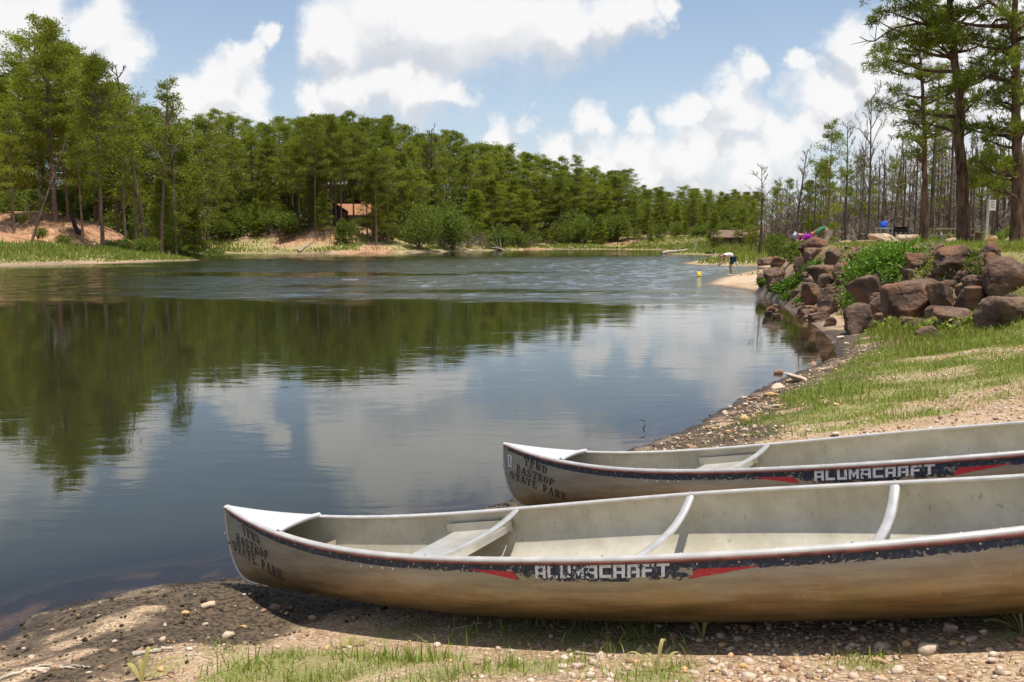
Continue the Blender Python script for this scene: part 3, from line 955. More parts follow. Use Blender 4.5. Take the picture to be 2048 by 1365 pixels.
for row, (dd, lo, hi) in enumerate([(58, 90, 150), (46, -6, 8), (34, 0, 26), (25, 14, 60), (17, 34, 100), (12, 125, 205)]):
    px = -90 + 17 * row
    while px < 1520:
        D0 = np.interp(px, shx, shd) + dd + R3.uniform(-3, 3)
        if row == 5 and (590 < px < 860 or px < 300):
            px += 30
            continue
        if (row in (3, 4) and 610 < px < 775) or (row in (3, 4) and px < 290 and R3.random() < .85):
            px += 26
            continue
        yt = np.interp(px, skyx, skyy) + R3.uniform(lo, hi) * (1.0 if px < 1100 else .55)
        if px > 1180 and row in (1, 2):
            yt += R3.uniform(-14, 10)
        if row == 0:
            ms, nm, lab, grp = R3.choice(LOWPINES), 'young_pine', 'low pine filling the shade deep in the wood ' + where(px), 'low pines in the shade ' + where(px)
        elif row == 5 or (row == 4 and R3.random() < .4):
            if R3.random() < .3:
                ms, nm, lab = R3.choice(BROADS), 'broadleaf_tree', 'round leafy tree'
            else:
                ms, nm, lab = R3.choice(LOWPINES), 'young_pine', 'young pine with branches to the ground'
            lab = '%s %s from the left, %s' % (ordinal(nm + where(px)), {'round leafy tree': 'round leafy tree'}.get(lab, 'low bushy pine'), where(px))
            grp = 'low trees along the far bank'
        else:
            ms, nm = R3.choice(PINES), 'pine_tree'
            grp = 'tall pines of the far wood'
            if row == 1:
                lab = '%s pine from the left along the skyline %s' % (ordinal('sky' + where(px)), where(px))
            elif row == 4:
                lab = 'tall front pine %s, %s from the left' % (where(px), ordinal('front' + where(px)))
            else:
                lab = '%s pine from the left, %s row, %s' % (ordinal('r%d' % row + where(px)), 'third' if row == 2 else 'second', where(px))
                grp = 'pines deep in the wood ' + where(px)
        if nm == 'broadleaf_tree':
            tree_at(nm, ms, px, max(yt, 400), D0, lab, 'tree', grp, wide=R3.uniform(.9, 1.2), hmin=4, hmax=8)
        else:
            tree_at(nm, ms, px, yt, D0, lab, 'tree', grp, wide=R3.uniform(.95, 1.25) * (1.0 if px < 950 else 1.3), hmin=3.5 if row else 9)
        px += (6.0 * FPX / D0) * R3.uniform(.42, .72) * (.8 if row == 5 else 1)

# ------------------------------------------------------------------ undergrowth of the far banks
def bush(px, dist, h, kind='leaf', label='', group='', wide=1.0):
    x = at(px, 480, dist)[0]
    ms = {'leaf': SHRUBS, 'broad': BROADS, 'brush': BRUSH}[kind]
    return plant_tree({'leaf': 'shrub', 'broad': 'broadleaf_tree', 'brush': 'bare_brush'}[kind], R3.choice(ms), (x, dist, ground_z(x, dist) - .05), h, R3.uniform(0, 6.28),
                      label, 'tree' if kind == 'broad' else 'bush', group, ('stems', 'leaves') if kind != 'brush' else ('twigs', 'leaves'), wide)


bush(692, 140, 4.4, 'leaf', 'dense round green shrub in front of the cabin', wide=.8)
bush(838, 150, 8.5, 'broad', 'pale green spreading tree at the waterside right of the cabin')
bush(905, 158, 9.5, 'broad', 'taller pale green broadleaf tree right of the spreading one')
bush(1000, 172, 4.5, 'leaf', 'green shrub on the grass bank below the far pines')
for i, (px, dd, h) in enumerate([(560, 10, 2.6), (770, 12, 2.4), (900, 7, 3.4), (930, 8, 3.2), (965, 7, 3.6), (985, 9, 3.0), (1045, 8, 3), (1290, 12, 3.0), (880, 10, 3.4), (640, 8, 2.0)]):
    bush(px, np.interp(px, shx, shd) + dd, h, 'brush', '%s bare grey bush from the left on the far bank' % ORD[i] if False else 'bare grey brush above the far waterline near %s' % ('the cabin path' if px < 800 else 'the middle of the shore' if px < 1100 else 'the end of the lake'), 'bare brush on the far bank', wide=1.3)
for i in range(64):
    px = R3.uniform(-60, 1500)
    if 610 < px < 780 or px < 290:
        continue
    dd = R3.uniform(10, 30)
    bush(px, np.interp(px, shx, shd) + dd, R3.uniform(1.6, 4.0), 'leaf', 'low green shrub under the pines ' + where(px), 'shrubs under the pines ' + where(px), wide=R3.uniform(1, 1.6))

# ------------------------------------------------------------------ burnt wood on the right
tree_at('bare_tree', BARE[2], 1738, 196, 62, 'tall forked burnt tree with a vase of bare twigs right of the people', 'tree', None, parts=('trunk', 'twigs'), wide=.85)
tree_at('bare_tree', BARE[1], 1716, 262, 64, 'slim burnt tree leaning left beside the tall forked one', 'tree', None, parts=('trunk', 'twigs'), tilt=(0, -.08), wide=.7)
tree_at('bare_tree', BARE[0], 1585, 296, 78, 'burnt tree leaning left with a rounded bare crown behind the meadow', 'tree', None, parts=('trunk', 'twigs'), tilt=(0, -.13), wide=1.0)
tree_at('bare_tree', BARE[3], 1522, 328, 92, 'pale bare tree left of the leaning one at the meadow end', 'tree', None, parts=('trunk', 'twigs'), wide=1.0)
tree_at('pine_tree', THINPINES[0], 1655, 246, 72, 'thin half-green pine standing behind the two bending people', 'tree', None, wide=.95)
tree_at('bare_tree', BARE[3], 1690, 244, 74, 'straight bare tree just right of the thin half-green pine', 'tree', None, parts=('trunk', 'twigs'), wide=.8)
tree_at('pine_tree', LOWPINES[1], 1640, 330, 80, 'short bushy pine below the thin half-green one', 'tree', None, wide=.9)
for i, (px, yt, D) in enumerate([(1862, 150, 58), (1878, 290, 66), (1889, 300, 70), (1900, 205, 56), (1907, 310, 64), (1945, 290, 46), (1920, 330, 75), (1830, 280, 70), (1808, 300, 78), (1785, 270, 66), (1765, 330, 74)]):
    tree_at('charred_tree', SNAGS[i % 5], px, yt, D, '%s charred standing trunk from the left beyond the grill' % ORD[i] if i else 'charred standing trunk with short stubs, tallest behind the picnic site', 'tree', 'charred standing trunks', parts=('trunk', 'stubs'), wide=1.15)
for i in range(160):
    px = 1495 + (i + R3.random()) * 640 / 160
    D = R3.uniform(72, 165)
    top = np.interp(px, [1500, 1600, 1700, 1800, 1900, 2100], [385, 372, 335, 300, 290, 280]) + R3.uniform(-20, 60)
    k = R3.random()
    if k < .52:
        tree_at('bare_tree', R3.choice(BARE), px, top, D, 'leafless grey tree in the burnt thicket behind the picnic site', 'tree', 'grey trees of the burnt thicket', parts=('trunk', 'twigs'), wide=R3.uniform(.8, 1.2))
    elif k < .82:
        tree_at('charred_tree', R3.choice(SNAGS), px, top, D, 'thin charred pole standing in the burnt thicket', 'tree', 'charred poles of the burnt thicket', parts=('trunk', 'stubs'))
    else:
        tree_at('pine_tree', R3.choice(THINPINES), px, top, D, 'thin surviving pine scattered in the burnt thicket', 'tree', 'surviving pines of the burnt thicket')
for i in range(60):
    px = R3.uniform(1590, 2110)
    D = R3.uniform(85, 140)
    bush(px, D, R3.uniform(2.0, 4.0), 'brush', 'tangle of bare grey brush at the foot of the burnt trees', 'bare brush in the burnt wood', wide=R3.uniform(1.1, 1.8))
for i in range(26):
    px = R3.uniform(1590, 2110)
    bush(px, R3.uniform(55, 80), R3.uniform(.7, 1.5), 'leaf', 'fresh green shrub sprouting under the burnt trees', 'green shrubs in the burnt wood', wide=R3.uniform(.9, 1.4))
for i in range(80):
    px = R3.uniform(1600, 2120)
    bush(px, R3.uniform(112, 170), R3.uniform(4.5, 8.0), 'brush', 'tall hazy brush deep in the burnt wood', 'tall brush deep in the burnt wood', wide=R3.uniform(.9, 1.4))
for i, (px, yt, D) in enumerate([(1428, 425, 150), (1484, 418, 154), (1506, 405, 160)]):
    tree_at('young_pine', LOWPINES[i % 3], px, yt, D, '%s young pine from the left beside the low brown cabin' % ORD[i], 'tree', 'young pines beside the low cabin', wide=1.2)
bush(1558, 74, 2.6, 'leaf', 'yellow-green bush at the end of the meadow by the leaning burnt tree', wide=.8)


# ------------------------------------------------------------------ the near pines by the track
def near_pine(name, trunk, dist, r0, clumps, bare, label, seed, extra_top):
    r = np.random.default_rng(seed)
    pts = np.array([at(px, py, dist) for px, py in trunk])
    base = np.array([pts[0][0], dist, ground_z(pts[0][0], dist)])
    pts[0] = base - [0, 0, .3]
    t = np.linspace(0, len(pts) - 1, 26)
    path = np.stack([np.interp(t, np.arange(len(pts)), pts[:, j]) for j in range(3)], 1)
    path[3:-1] += r.normal(0, .02, (len(path) - 4, 3))
    hh = (path[:, 2] - path[0, 2]) / (path[-1, 2] - path[0, 2])
    tr, nd = MB(), MB()
    tr.tube(path - base, r0 * (1 - .8 * hh) * (1 + .35 * np.exp(-hh * 22)), 12)
    cl = [(at(1700 + zx / 2.73, zy / 2.73, dist + r.uniform(-1.3, 1.3)), zr / 2.73 / FPX * dist) for zx, zy, zr in clumps]
    top = path[-1]
    for i in range(extra_top):
        a = r.uniform(0, 6.28)
        zz = top[2] - r.uniform(0, 5.5)
        cl.append((np.array([top[0], top[1], zz]) + np.array([math.cos(a), math.sin(a), 0]) * r.uniform(.4, 2.8), r.uniform(.5, .9)))
    # hidden side of the crown
    zlo = min(c[2] for c, _ in cl)
    for i in range(len(cl) // 3):
        zz = r.uniform(zlo, top[2])
        a = r.uniform(0.4, 2.7)
        tx = np.interp(zz, path[:, 2], path[:, 0])
        cl.append((np.array([tx + math.cos(a) * 1.6, dist + math.sin(a) * r.uniform(1.2, 2.6), zz]), r.uniform(.4, .7)))
    C, D, Ls = [], [], []

    def trunk_pt(z):
        return np.array([np.interp(z, path[:, 2], path[:, j]) for j in range(3)])
    for c, rad in cl:
        hd = math.hypot(c[0] - trunk_pt(c[2])[0], c[1] - dist)
        p = trunk_pt(c[2] - .25 * hd - .1)
        m = (p + c) / 2 + np.array([0, 0, -.12 * hd]) + r.normal(0, .12, 3)
        tr.tube(bez(p, m, c, 6) - base, np.linspace(.05 + .012 * hd, .012, 6), 5, caps=False)
        n = int(40 * (rad / .8) ** 1.6) + 10
        q = r.normal(0, .55, (n, 3)) * np.array([1, 1, .5]) * rad
        tufts = c + q
        for tf in tufts[::2]:
            tr.tube(np.array([c + (tf - c) * .1, tf]) - base, [.014, .005], 3, caps=False)
        k = 16
        cc = np.repeat(tufts, k, 0)
        dv = unit(r.normal(size=(n * k, 3)) + np.repeat(unit(q) * .5, k, 0) + [0, 0, .35])
        C.append(cc - base)
        D.append(dv)
        Ls.append(r.uniform(.16, .27, n * k))
    Ls = np.concatenate(Ls)
    nd.kites(np.vstack(C), np.vstack(D), Ls, .028)
    for line in bare:
        a = [at(1700 + zx / 2.73, zy / 2.73, dist + .2 * j) for j, (zx, zy) in enumerate(line)]
        t2 = np.linspace(0, len(a) - 1, 9)
        lp = np.stack([np.interp(t2, np.arange(len(a)), np.array(a)[:, j]) for j in range(3)], 1) + r.normal(0, .03, (9, 3))
        tr.tube(lp - base, np.linspace(.06, .012, 9), 4, caps=False)
        for j in range(10):
            q = lp[r.integers(2, 9)]
            e = q + r.normal(0, .35, 3) + [0, 0, .15]
            tr.tube(np.array([q, (q + e) / 2 + r.normal(0, .05, 3), e]) - base, [.02, .012, .005], 3, caps=False)
    e = empty(name, base, label, 'tree', 'large pines beside the track')
    part('trunk', tr, M['bark_near'], e, True)
    part('crown', nd, M['pine_near'], e)
    return e


near_pine('pine_tree', [(1929, 482), (1925, 400), (1922, 280), (1918, 190), (1908, 90), (1900, 20), (1894, -70), (1888, -220)], 32, .215,
          [(330, 190, 60), (430, 190, 80), (520, 180, 80), (590, 190, 55), (255, 200, 45), (140, 112, 38), (200, 60, 40), (320, 40, 60), (420, 20, 60), (460, 85, 70),
           (640, 420, 60), (700, 430, 55), (780, 400, 60), (620, 460, 50), (700, 545, 55), (745, 510, 40), (700, 700, 55), (655, 690, 45), (580, 60, 50), (650, 60, 50), (730, 90, 45), (560, 260, 50), (380, 250, 60), (480, 140, 60)],
          [[(560, 110), (380, 130), (250, 150), (140, 225), (50, 205)], [(590, 130), (660, 80), (720, 20)]],
          'large near pine with a reddish trunk leaning left at the top', 301, 12)
near_pine('pine_tree', [(2033, 482), (2035, 380), (2034, 250), (2031, 120), (2029, 0), (2027, -90), (2026, -230)], 31, .20,
          [(840, 60, 55), (865, 150, 45), (900, 220, 40), (830, 430, 60), (860, 500, 55), (840, 580, 55), (785, 560, 42), (760, 700, 62), (820, 720, 62), (870, 680, 55),
           (750, 760, 45), (800, 860, 75), (740, 930, 75), (700, 1000, 55), (780, 1000, 65), (850, 900, 65), (845, 350, 50), (930, 420, 60), (960, 560, 60), (950, 700, 60), (920, 300, 50), (950, 120, 50), (700, 880, 40)],
          [[(890, 100), (800, 110), (740, 150), (690, 160)], [(900, 880), (830, 960), (760, 1010)]],
          'large near pine with dark drooping boughs at the right edge', 302, 12)
near_pine('pine_tree', [(1852, 478), (1850, 380), (1848, 280), (1846, 180), (1841, 110), (1836, 60)], 42, .17,
          [(390, 380, 50), (350, 410, 42), (430, 420, 62), (490, 400, 52), (540, 360, 40), (470, 520, 62), (530, 560, 60), (500, 620, 52), (560, 480, 52), (420, 730, 62),
           (360, 760, 60), (335, 830, 45), (310, 750, 40), (500, 710, 60), (560, 700, 52), (300, 320, 30), (420, 300, 32), (400, 200, 30), (440, 250, 40), (360, 860, 40)],
          [[(400, 450), (340, 410), (270, 400), (230, 410)], [(390, 590), (330, 540), (260, 560), (190, 590)], [(395, 700), (340, 670), (280, 660)]],
          'middle near pine left of the large leaning one, with bare lower limbs', 303, 4)

# ------------------------------------------------------------------ cabins in the woods
M['cabin_wood'] = simple('dark_cabin_boards', (0.075, 0.035, 0.025), .85, var=.4, scale=2, stretch=(1, 1, 14), bump=.4, bscale=3)
M['roof'] = simple('orange_shingles', (0.33, 0.15, 0.075), .9, var=.3, scale=2.5, stretch=(1, 6, 6), bump=.5, bscale=8)
M['roof_brown'] = simple('brown_shingles', (0.17, 0.11, 0.075), .9, var=.3, scale=2.5, bump=.5, bscale=8)
M['glass_dark'] = simple('dark_pane', (0.03, 0.035, 0.04), .12, var=0.1, spec=.6)
M['stone'] = simple('chimney_stone', (0.36, 0.22, 0.14), .9, var=.4, scale=3, bump=.6, bscale=5)
M['trim'] = simple('weathered_trim', (0.25, 0.17, 0.11), .8, var=.3)


def cabin(loc, rz, w, d, h, roof_h, roof_mat, label, wing=None):
    e = empty('cabin', loc, label, 'cabin', None, rz)
    mb = MB().box((0, 0, h / 2 - .3), (w, d, h + .6))
    mb.add([(-w / 2, -d / 2, h), (w / 2, -d / 2, h), (w / 2, d / 2, h), (-w / 2, d / 2, h), (-w / 2, 0, h + roof_h), (w / 2, 0, h + roof_h)], [[0, 3, 4], [1, 5, 2]])
    part('wall', mb, M['cabin_wood'], e)
    o = .55
    rf = MB()
    for s in (-1, 1):
        y0, z0 = s * (d / 2 + o), h - o * roof_h / (d / 2)
        V = [(-w / 2 - o, y0, z0), (w / 2 + o, y0, z0), (w / 2 + o, 0, h + roof_h + .02), (-w / 2 - o, 0, h + roof_h + .02)]
        V2 = [(x, y, z + .16) for x, y, z in V]
        rf.add(V + V2, [[0, 1, 2, 3], [4, 7, 6, 5], [0, 4, 5, 1], [1, 5, 6, 2], [2, 6, 7, 3], [3, 7, 4, 0]])
    r = part('roof', rf, roof_mat, e)
    ch = MB().box((w * .22, d * .1, h + roof_h * .9), (.9, .8, 1.5))
    part('chimney', ch, M['stone'], r)
    for x in (-w * .33, w * .05, w * .36):
        f = part('window', MB().box((x, -d / 2 - .03, h * .55), (1.15, .08, 1.0)), M['trim'], e)
        part('pane', MB().box((x - .27, -d / 2 - .08, h * .55), (.46, .03, .82)), M['glass_dark'], f)
        part('pane', MB().box((x + .27, -d / 2 - .08, h * .55), (.46, .03, .82)), M['glass_dark'], f)
    fg = part('window', MB().box((-w / 2 - .03, 0, h * .55), (.08, 1.1, .95)), M['trim'], e)
    part('pane', MB().box((-w / 2 - .08, 0, h * .55), (.03, .9, .78)), M['glass_dark'], fg)
    dr = part('door', MB().box((-w * .14, -d / 2 - .03, .95), (.95, .08, 2.0)), M['trim'], e)
    part('handle', MB().box((-w * .14 + .36, -d / 2 - .1, .95), (.06, .08, .14)), M['glass_dark'], dr)
    for k in range(4):
        part('porch_post', MB().box((-w / 2 + .2 + k * (w - .4) / 3, -d / 2 - .45, h / 2 - .15), (.16, .16, h - .25)), M['cabin_wood'], e)
    return e


p = at(656, 428, 154)
cabin((p[0], 154, ground_z(p[0], 154) - .3), math.pi / 2 + .12, 7.0, 5.4, 2.3, 1.7, M['roof'], 'dark wooden cabin on the far slope, its gable facing the lake')
p2_ = at(712, 428, 158)
cabin((p2_[0], 158, ground_z(p2_[0], 158) - .3), .08, 6.4, 4.6, 2.1, 1.5, M['roof'], 'cabin wing with an orange roof, right of the dark gable')
for i, (px, yt, D, k) in enumerate([(618, 240, 146, 0), (640, 300, 147, 6), (664, 236, 148, 2), (672, 250, 150, 4), (708, 262, 149, 1), (748, 280, 147, 3), (776, 300, 148, 0), (600, 290, 145, 5), (690, 238, 165, 3), (735, 246, 168, 5), (656, 240, 170, 1), (610, 240, 168, 2), (770, 244, 166, 4), (632, 250, 143, 2), (655, 300, 146, 1), (683, 270, 145, 2), (735, 320, 147, 0), (752, 300, 144, 1)]):
    tree_at('pine_tree', HIGHPINES[k % 3] if D < 155 else PINES[k], px, yt, D, '%s pine from the left standing round the cabin' % ORD[i], 'tree', 'pines round the cabin', wide=.9)
for i, (px, yt, D) in enumerate([(628, 352, 146), (744, 362, 146), (762, 350, 148), (648, 385, 143)]):
    tree_at('young_pine', LOWPINES[i % 3], px, yt, D, '%s bushy young pine from the left screening the cabin' % ORD[i], 'tree', 'young pines screening the cabin', wide=1.1)
for i, (px, D, h, k) in enumerate([(20, 88, 1.3, 'brush'), (75, 86, 1.2, 'leaf'), (130, 89, 1.4, 'leaf'), (160, 91, 1.5, 'brush'), (235, 88, 1.6, 'leaf'), (262, 90, 2.0, 'leaf'), (45, 93, 1.2, 'leaf'), (190, 87, 1.3, 'brush'), (105, 98, 2.6, 'leaf'), (8, 99, 3.0, 'leaf'), (290, 93, 2.4, 'leaf'), (150, 100, 2.6, 'leaf'), (60, 101, 2.8, 'leaf')]):
    bush(px, D, h, k, '%s low scrub bush in the patches on the orange knoll' % ORD[i], 'scrub on the orange knoll', wide=1.1)
for i, (px, yt, D) in enumerate([(30, 210, 92), (84, 230, 95), (138, 200, 96), (165, 240, 93), (250, 200, 94), (272, 230, 96)]):
    tree_at('pine_tree', THINPINES[i % 3], px, yt, D, '%s slim pine from the left rooted in the orange knoll' % ORD[i], 'tree', 'slim pines on the orange knoll')
p = at(1456, 470, 168)
cabin((p[0], 168, ground_z(p[0], 168)), -.05, 5.6, 4, 1.9, 1.0, M['roof_brown'], 'low brown cabin behind the meadow at the end of the lake')

# ------------------------------------------------------------------ canoes
def alu_outer():
    m, nt, out = new_mat('weathered_aluminium')
    tc = G(nt, 'ShaderNodeTexCoord').outputs['Object']
    sx = G(nt, 'ShaderNodeSeparateXYZ', {0: tc})
    st = G(nt, 'ShaderNodeVectorMath', {0: tc, 1: (1.0, 3.0, 9.0)}, operation='MULTIPLY').outputs[0]
    n1 = G(nt, 'ShaderNodeTexNoise', {'Vector': st, 'Scale': 2.4, 'Detail': 7.0, 'Roughness': .65})
    n2 = G(nt, 'ShaderNodeTexNoise', {'Vector': tc, 'Scale': 5.0, 'Detail': 6.0, 'Roughness': .6})
    n3 = G(nt, 'ShaderNodeTexNoise', {'Vector': G(nt, 'ShaderNodeVectorMath', {0: tc, 1: (2, 6, 60)}, operation='MULTIPLY').outputs[0], 'Scale': 6.0, 'Detail': 4.0})
    c = mix_c(nt, smooth(nt, n1.outputs[0], .3, .7), (0.30, 0.27, 0.21), (0.43, 0.40, 0.33))
    # waterline staining, uneven edge; its gold is deepened to paint in ground-bounced light
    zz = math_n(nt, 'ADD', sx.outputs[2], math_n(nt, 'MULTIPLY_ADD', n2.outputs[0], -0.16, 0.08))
    stain_bounce = math_n(nt, 'SUBTRACT', 1.0, smooth(nt, zz, .12, .29))
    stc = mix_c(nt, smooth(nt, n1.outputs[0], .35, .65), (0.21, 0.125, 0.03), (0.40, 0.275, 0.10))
    c = mix_c(nt, math_n(nt, 'MULTIPLY', stain_bounce, .85), c, stc)
    c = mix_c(nt, math_n(nt, 'MULTIPLY', smooth(nt, n2.outputs[0], .58, .75), .5), c, (0.30, 0.25, 0.19))
    sc = smooth(nt, n3.outputs[0], .62, .70)
    c = mix_c(nt, math_n(nt, 'MULTIPLY', sc, .5), c, (0.20, 0.15, 0.10))
    n5 = G(nt, 'ShaderNodeTexNoise', {'Vector': tc, 'Scale': 16.0, 'Detail': 5.0, 'Roughness': .7})
    c = mix_c(nt, math_n(nt, 'MULTIPLY', smooth(nt, n5.outputs[0], .56, .7), .35), c, (0.50, 0.42, 0.28))
    b = G(nt, 'ShaderNodeBump', {'Height': math_n(nt, 'ADD', n3.outputs[0], n2.outputs[0]), 'Strength': .2, 'Distance': .012})
    p = G(nt, 'ShaderNodeBsdfPrincipled', {'Base Color': c, 'Metallic': .72, 'Roughness': math_n(nt, 'MULTIPLY_ADD', n1.outputs[0], .22, .30), 'Normal': b.outputs[0]})
    nt.links.new(p.outputs[0], out.inputs[0])
    return m


def alu_inner():
    m, nt, out = new_mat('oxidised_aluminium_inside')
    tc = G(nt, 'ShaderNodeTexCoord').outputs['Object']
    n1 = G(nt, 'ShaderNodeTexNoise', {'Vector': tc, 'Scale': 5.0, 'Detail': 8.0, 'Roughness': .68})
    n2 = G(nt, 'ShaderNodeTexNoise', {'Vector': G(nt, 'ShaderNodeVectorMath', {0: tc, 1: (8, 8, 1.2)}, operation='MULTIPLY').outputs[0], 'Scale': 3.0, 'Detail': 6.0, 'Roughness': .7})
    v = G(nt, 'ShaderNodeTexNoise', {'Vector': G(nt, 'ShaderNodeVectorMath', {0: tc, 1: (14, 14, 5)}, operation='MULTIPLY').outputs[0], 'Scale': 2.0, 'Detail': 3.0, 'Distortion': 2.0})
    c = mix_c(nt, smooth(nt, n1.outputs[0], .3, .7), (0.43, 0.385, 0.285), (0.60, 0.55, 0.44))
    c = mix_c(nt, math_n(nt, 'MULTIPLY', smooth(nt, n2.outputs[0], .55, .78), .45), c, (0.36, 0.27, 0.16))
    c = mix_c(nt, math_n(nt, 'MULTIPLY', smooth(nt, v.outputs[0], .66, .72), .55), c, (0.26, 0.21, 0.16))
    p = G(nt, 'ShaderNodeBsdfPrincipled', {'Base Color': c, 'Metallic': .25, 'Roughness': .55})
    nt.links.new(p.outputs[0], out.inputs[0])
    return m


def worn(name, col, lo, hi, scale=26.0, rough=.45):
    """old paint: flakes are missing where the noise is low, more so where 'wear' is high"""
    m, nt, out = new_mat(name)
    tc = G(nt, 'ShaderNodeTexCoord').outputs['Object']
    st = G(nt, 'ShaderNodeVectorMath', {0: tc, 1: (.75, 1.0, 1.2)}, operation='MULTIPLY').outputs[0]
    n = G(nt, 'ShaderNodeTexNoise', {'Vector': st, 'Scale': scale, 'Detail': 6.0, 'Roughness': .72, 'Distortion': 1.2})
    w = G(nt, 'ShaderNodeAttribute', attribute_name='wear').outputs['Fac']
    f = math_n(nt, 'SUBTRACT', n.outputs[0], w)
    a = smooth(nt, f, lo, hi)
    n2 = G(nt, 'ShaderNodeTexNoise', {'Vector': tc, 'Scale': 60.0, 'Detail': 4.0})
    c = mix_c(nt, math_n(nt, 'MULTIPLY', smooth(nt, n2.outputs[0], .5, .75), .3), col, (.35, .33, .3))
    p = G(nt, 'ShaderNodeBsdfPrincipled', {'Base Color': c, 'Roughness': rough})
    t = G(nt, 'ShaderNodeBsdfTransparent')
    mx = G(nt, 'ShaderNodeMixShader', {0: a, 1: t.outputs[0], 2: p.outputs[0]})
    nt.links.new(mx.outputs[0], out.inputs[0])
    return m


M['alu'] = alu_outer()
M['alu_in'] = alu_inner()
M['rail'] = simple('gunwale_aluminium', (0.62, 0.58, 0.53), .42, metal=.45, var=.12, scale=9)
M['deck'] = simple('pale_deck_plate', (0.60, 0.59, 0.57), .5, metal=.15, var=.07, scale=4)
M['thwart'] = simple('thwart_aluminium', (0.66, 0.63, 0.57), .35, metal=.6, var=.12, scale=8)
M['rust'] = simple('worn_red_edge', (0.16, 0.055, 0.045), .6, var=.4, scale=14)
M['navy'] = worn('worn_navy_paint', (0.012, 0.022, 0.045), 0.0, .025, 30)
M['white_paint'] = worn('worn_white_lettering', (0.78, 0.78, 0.76), 0.0, .03, 34)
M['red_paint'] = worn('worn_red_paint', (0.55, 0.02, 0.03), 0.0, .03, 40)
M['stencil'] = worn('faded_black_stencil', (0.022, 0.018, 0.014), 0.0, .10, 22, .7)
M['rivet'] = simple('rivet_metal', (0.7, 0.68, 0.62), .3, metal=.8, var=.05)

LC = 5.18
STEM_Z = np.array([.12, .125, .135, .155, .19, .24, .30, .38, .46, .52, .557])
STEM_X = np.array([.16, .105, .065, .03, .0, -.02, -.029, -.030, -.021, -.010, 0])


def hull_pt(s, v):
    """half hull (bow to midships); v 0 keel .. 1 gunwale; y is the half beam"""
    s, v = np.broadcast_arrays(np.asarray(s, float), np.asarray(v, float))
    th = v * math.pi / 2
    pe = 2.0 / (1.9 + .62 * np.clip(s * 1.5, 0, 1))
    eta, ze = np.sin(th) ** pe, 1 - np.cos(th) ** pe
    w = .455 * (1 - (1 - s) ** 1.7836)
    zg = .3431 + .2138 * (1 - s) ** 3.9025
    zk = .12 * (1 - s) ** 3
    xs = np.interp(.12 + .437 * ze, STEM_Z, STEM_X)
    y = w * eta * (1 + .05 * np.sin(math.pi * ze) * np.clip(s * 2, 0, 1))
    return np.stack([xs + s * (LC / 2 - xs), y, zk + (zg - zk) * ze], -1)


def hull_at(u, v, side):
    u = np.asarray(u, float)
    P = hull_pt(np.minimum(u, 2 - u), v)
    P[..., 0] = np.where(u > 1, LC - P[..., 0], P[..., 0])
    P[..., 1] *= side
    return P


def on_hull(X, Z, side=-1, off=.0025):
    """the outer hull surface at side-view position (X, Z)"""
    X, Z = np.asarray(X, float), np.asarray(Z, float)
    flip = X > LC / 2
    Xb = np.where(flip, LC - X, X)
    vt = np.linspace(0.02, 1, 240)
    s = np.clip(Xb / (LC / 2), 0.0005, 1)
    for _ in range(10):
        zt = hull_pt(s[:, None], vt[None, :])[..., 2]
        v = np.array([np.interp(z, row, vt) for z, row in zip(Z, zt)])
        xs = np.interp(.12 + .437 * (1 - np.cos(v * math.pi / 2) ** (2.0 / (1.9 + .62 * np.clip(s * 1.5, 0, 1)))), STEM_Z, STEM_X)
        s = np.clip((Xb - xs) / (LC / 2 - xs), .0005, 1)
    P = hull_pt(s, v)
    e = 1e-3
    a = hull_pt(np.clip(s + e, 0, 1), v) - hull_pt(np.clip(s - e, 0, 1), v)
    b = hull_pt(s, np.clip(v + e, 0, 1)) - hull_pt(s, np.clip(v - e, 0, 1))
    n = np.cross(b, a)
    n = unit(n)
    n = n * np.sign(n[:, 1] + 1e-9)[:, None]
    P = P + n * off
    P[:, 0] = np.where(flip, LC - P[:, 0], P[:, 0])
    P[:, 1] *= side
    return P


def gun_at(x, side):
    s = np.minimum(x, LC - x) / (LC / 2)
    w = .455 * (1 - (1 - s) ** 1.7836)
    zg = .3431 + .2138 * (1 - s) ** 3.9025
    return np.stack([x, side * w, zg], -1)


class Decal:
    def __init__(self, off):
        self.V, self.W, self.F, self.n, self.off = [], [], [], 0, off

    def quad(self, q, wear, nu=None, nv=None):
        """q: four side-view corners (X, Z), in order round the quad"""
        q = np.asarray(q, float)
        nu = nu or max(1, int(max(np.linalg.norm(q[1] - q[0]), np.linalg.norm(q[2] - q[3])) / .02) + 1)
        nv = nv or max(1, int(max(np.linalg.norm(q[3] - q[0]), np.linalg.norm(q[2] - q[1])) / .02) + 1)
        a, b = np.meshgrid(np.linspace(0, 1, nu + 1), np.linspace(0, 1, nv + 1), indexing='xy')
        a, b = a.ravel()[:, None], b.ravel()[:, None]
        P = (1 - a) * (1 - b) * q[0] + a * (1 - b) * q[1] + a * b * q[2] + (1 - a) * b * q[3]
        w = np.broadcast_to(np.asarray(wear(P) if callable(wear) else wear, float), (len(P),))
        i = np.arange((nu + 1) * (nv + 1)).reshape(nv + 1, nu + 1)
        F = np.stack([i[:-1, :-1].ravel(), i[:-1, 1:].ravel(), i[1:, 1:].ravel(), i[1:, :-1].ravel()], 1)
        self.V.append(P)
        self.W.append(w)
        self.F.append(F + self.n)
        self.n += len(P)

    def build(self, name, mat, parent, side=-1):
        P = np.vstack(self.V)
        mb = MB().add(on_hull(P[:, 0], P[:, 1], side, self.off), np.vstack(self.F))
        me = mb.mesh(name, mat, True)
        at_ = me.attributes.new('wear', 'FLOAT', 'POINT')
        at_.data.foreach_set('value', np.concatenate(self.W).astype(np.float32))
        return obj(name, me, parent)


def R_(x0, y0, x1, y1):
    return [(x0, y0), (x1, y0), (x1, y1), (x0, y1)]


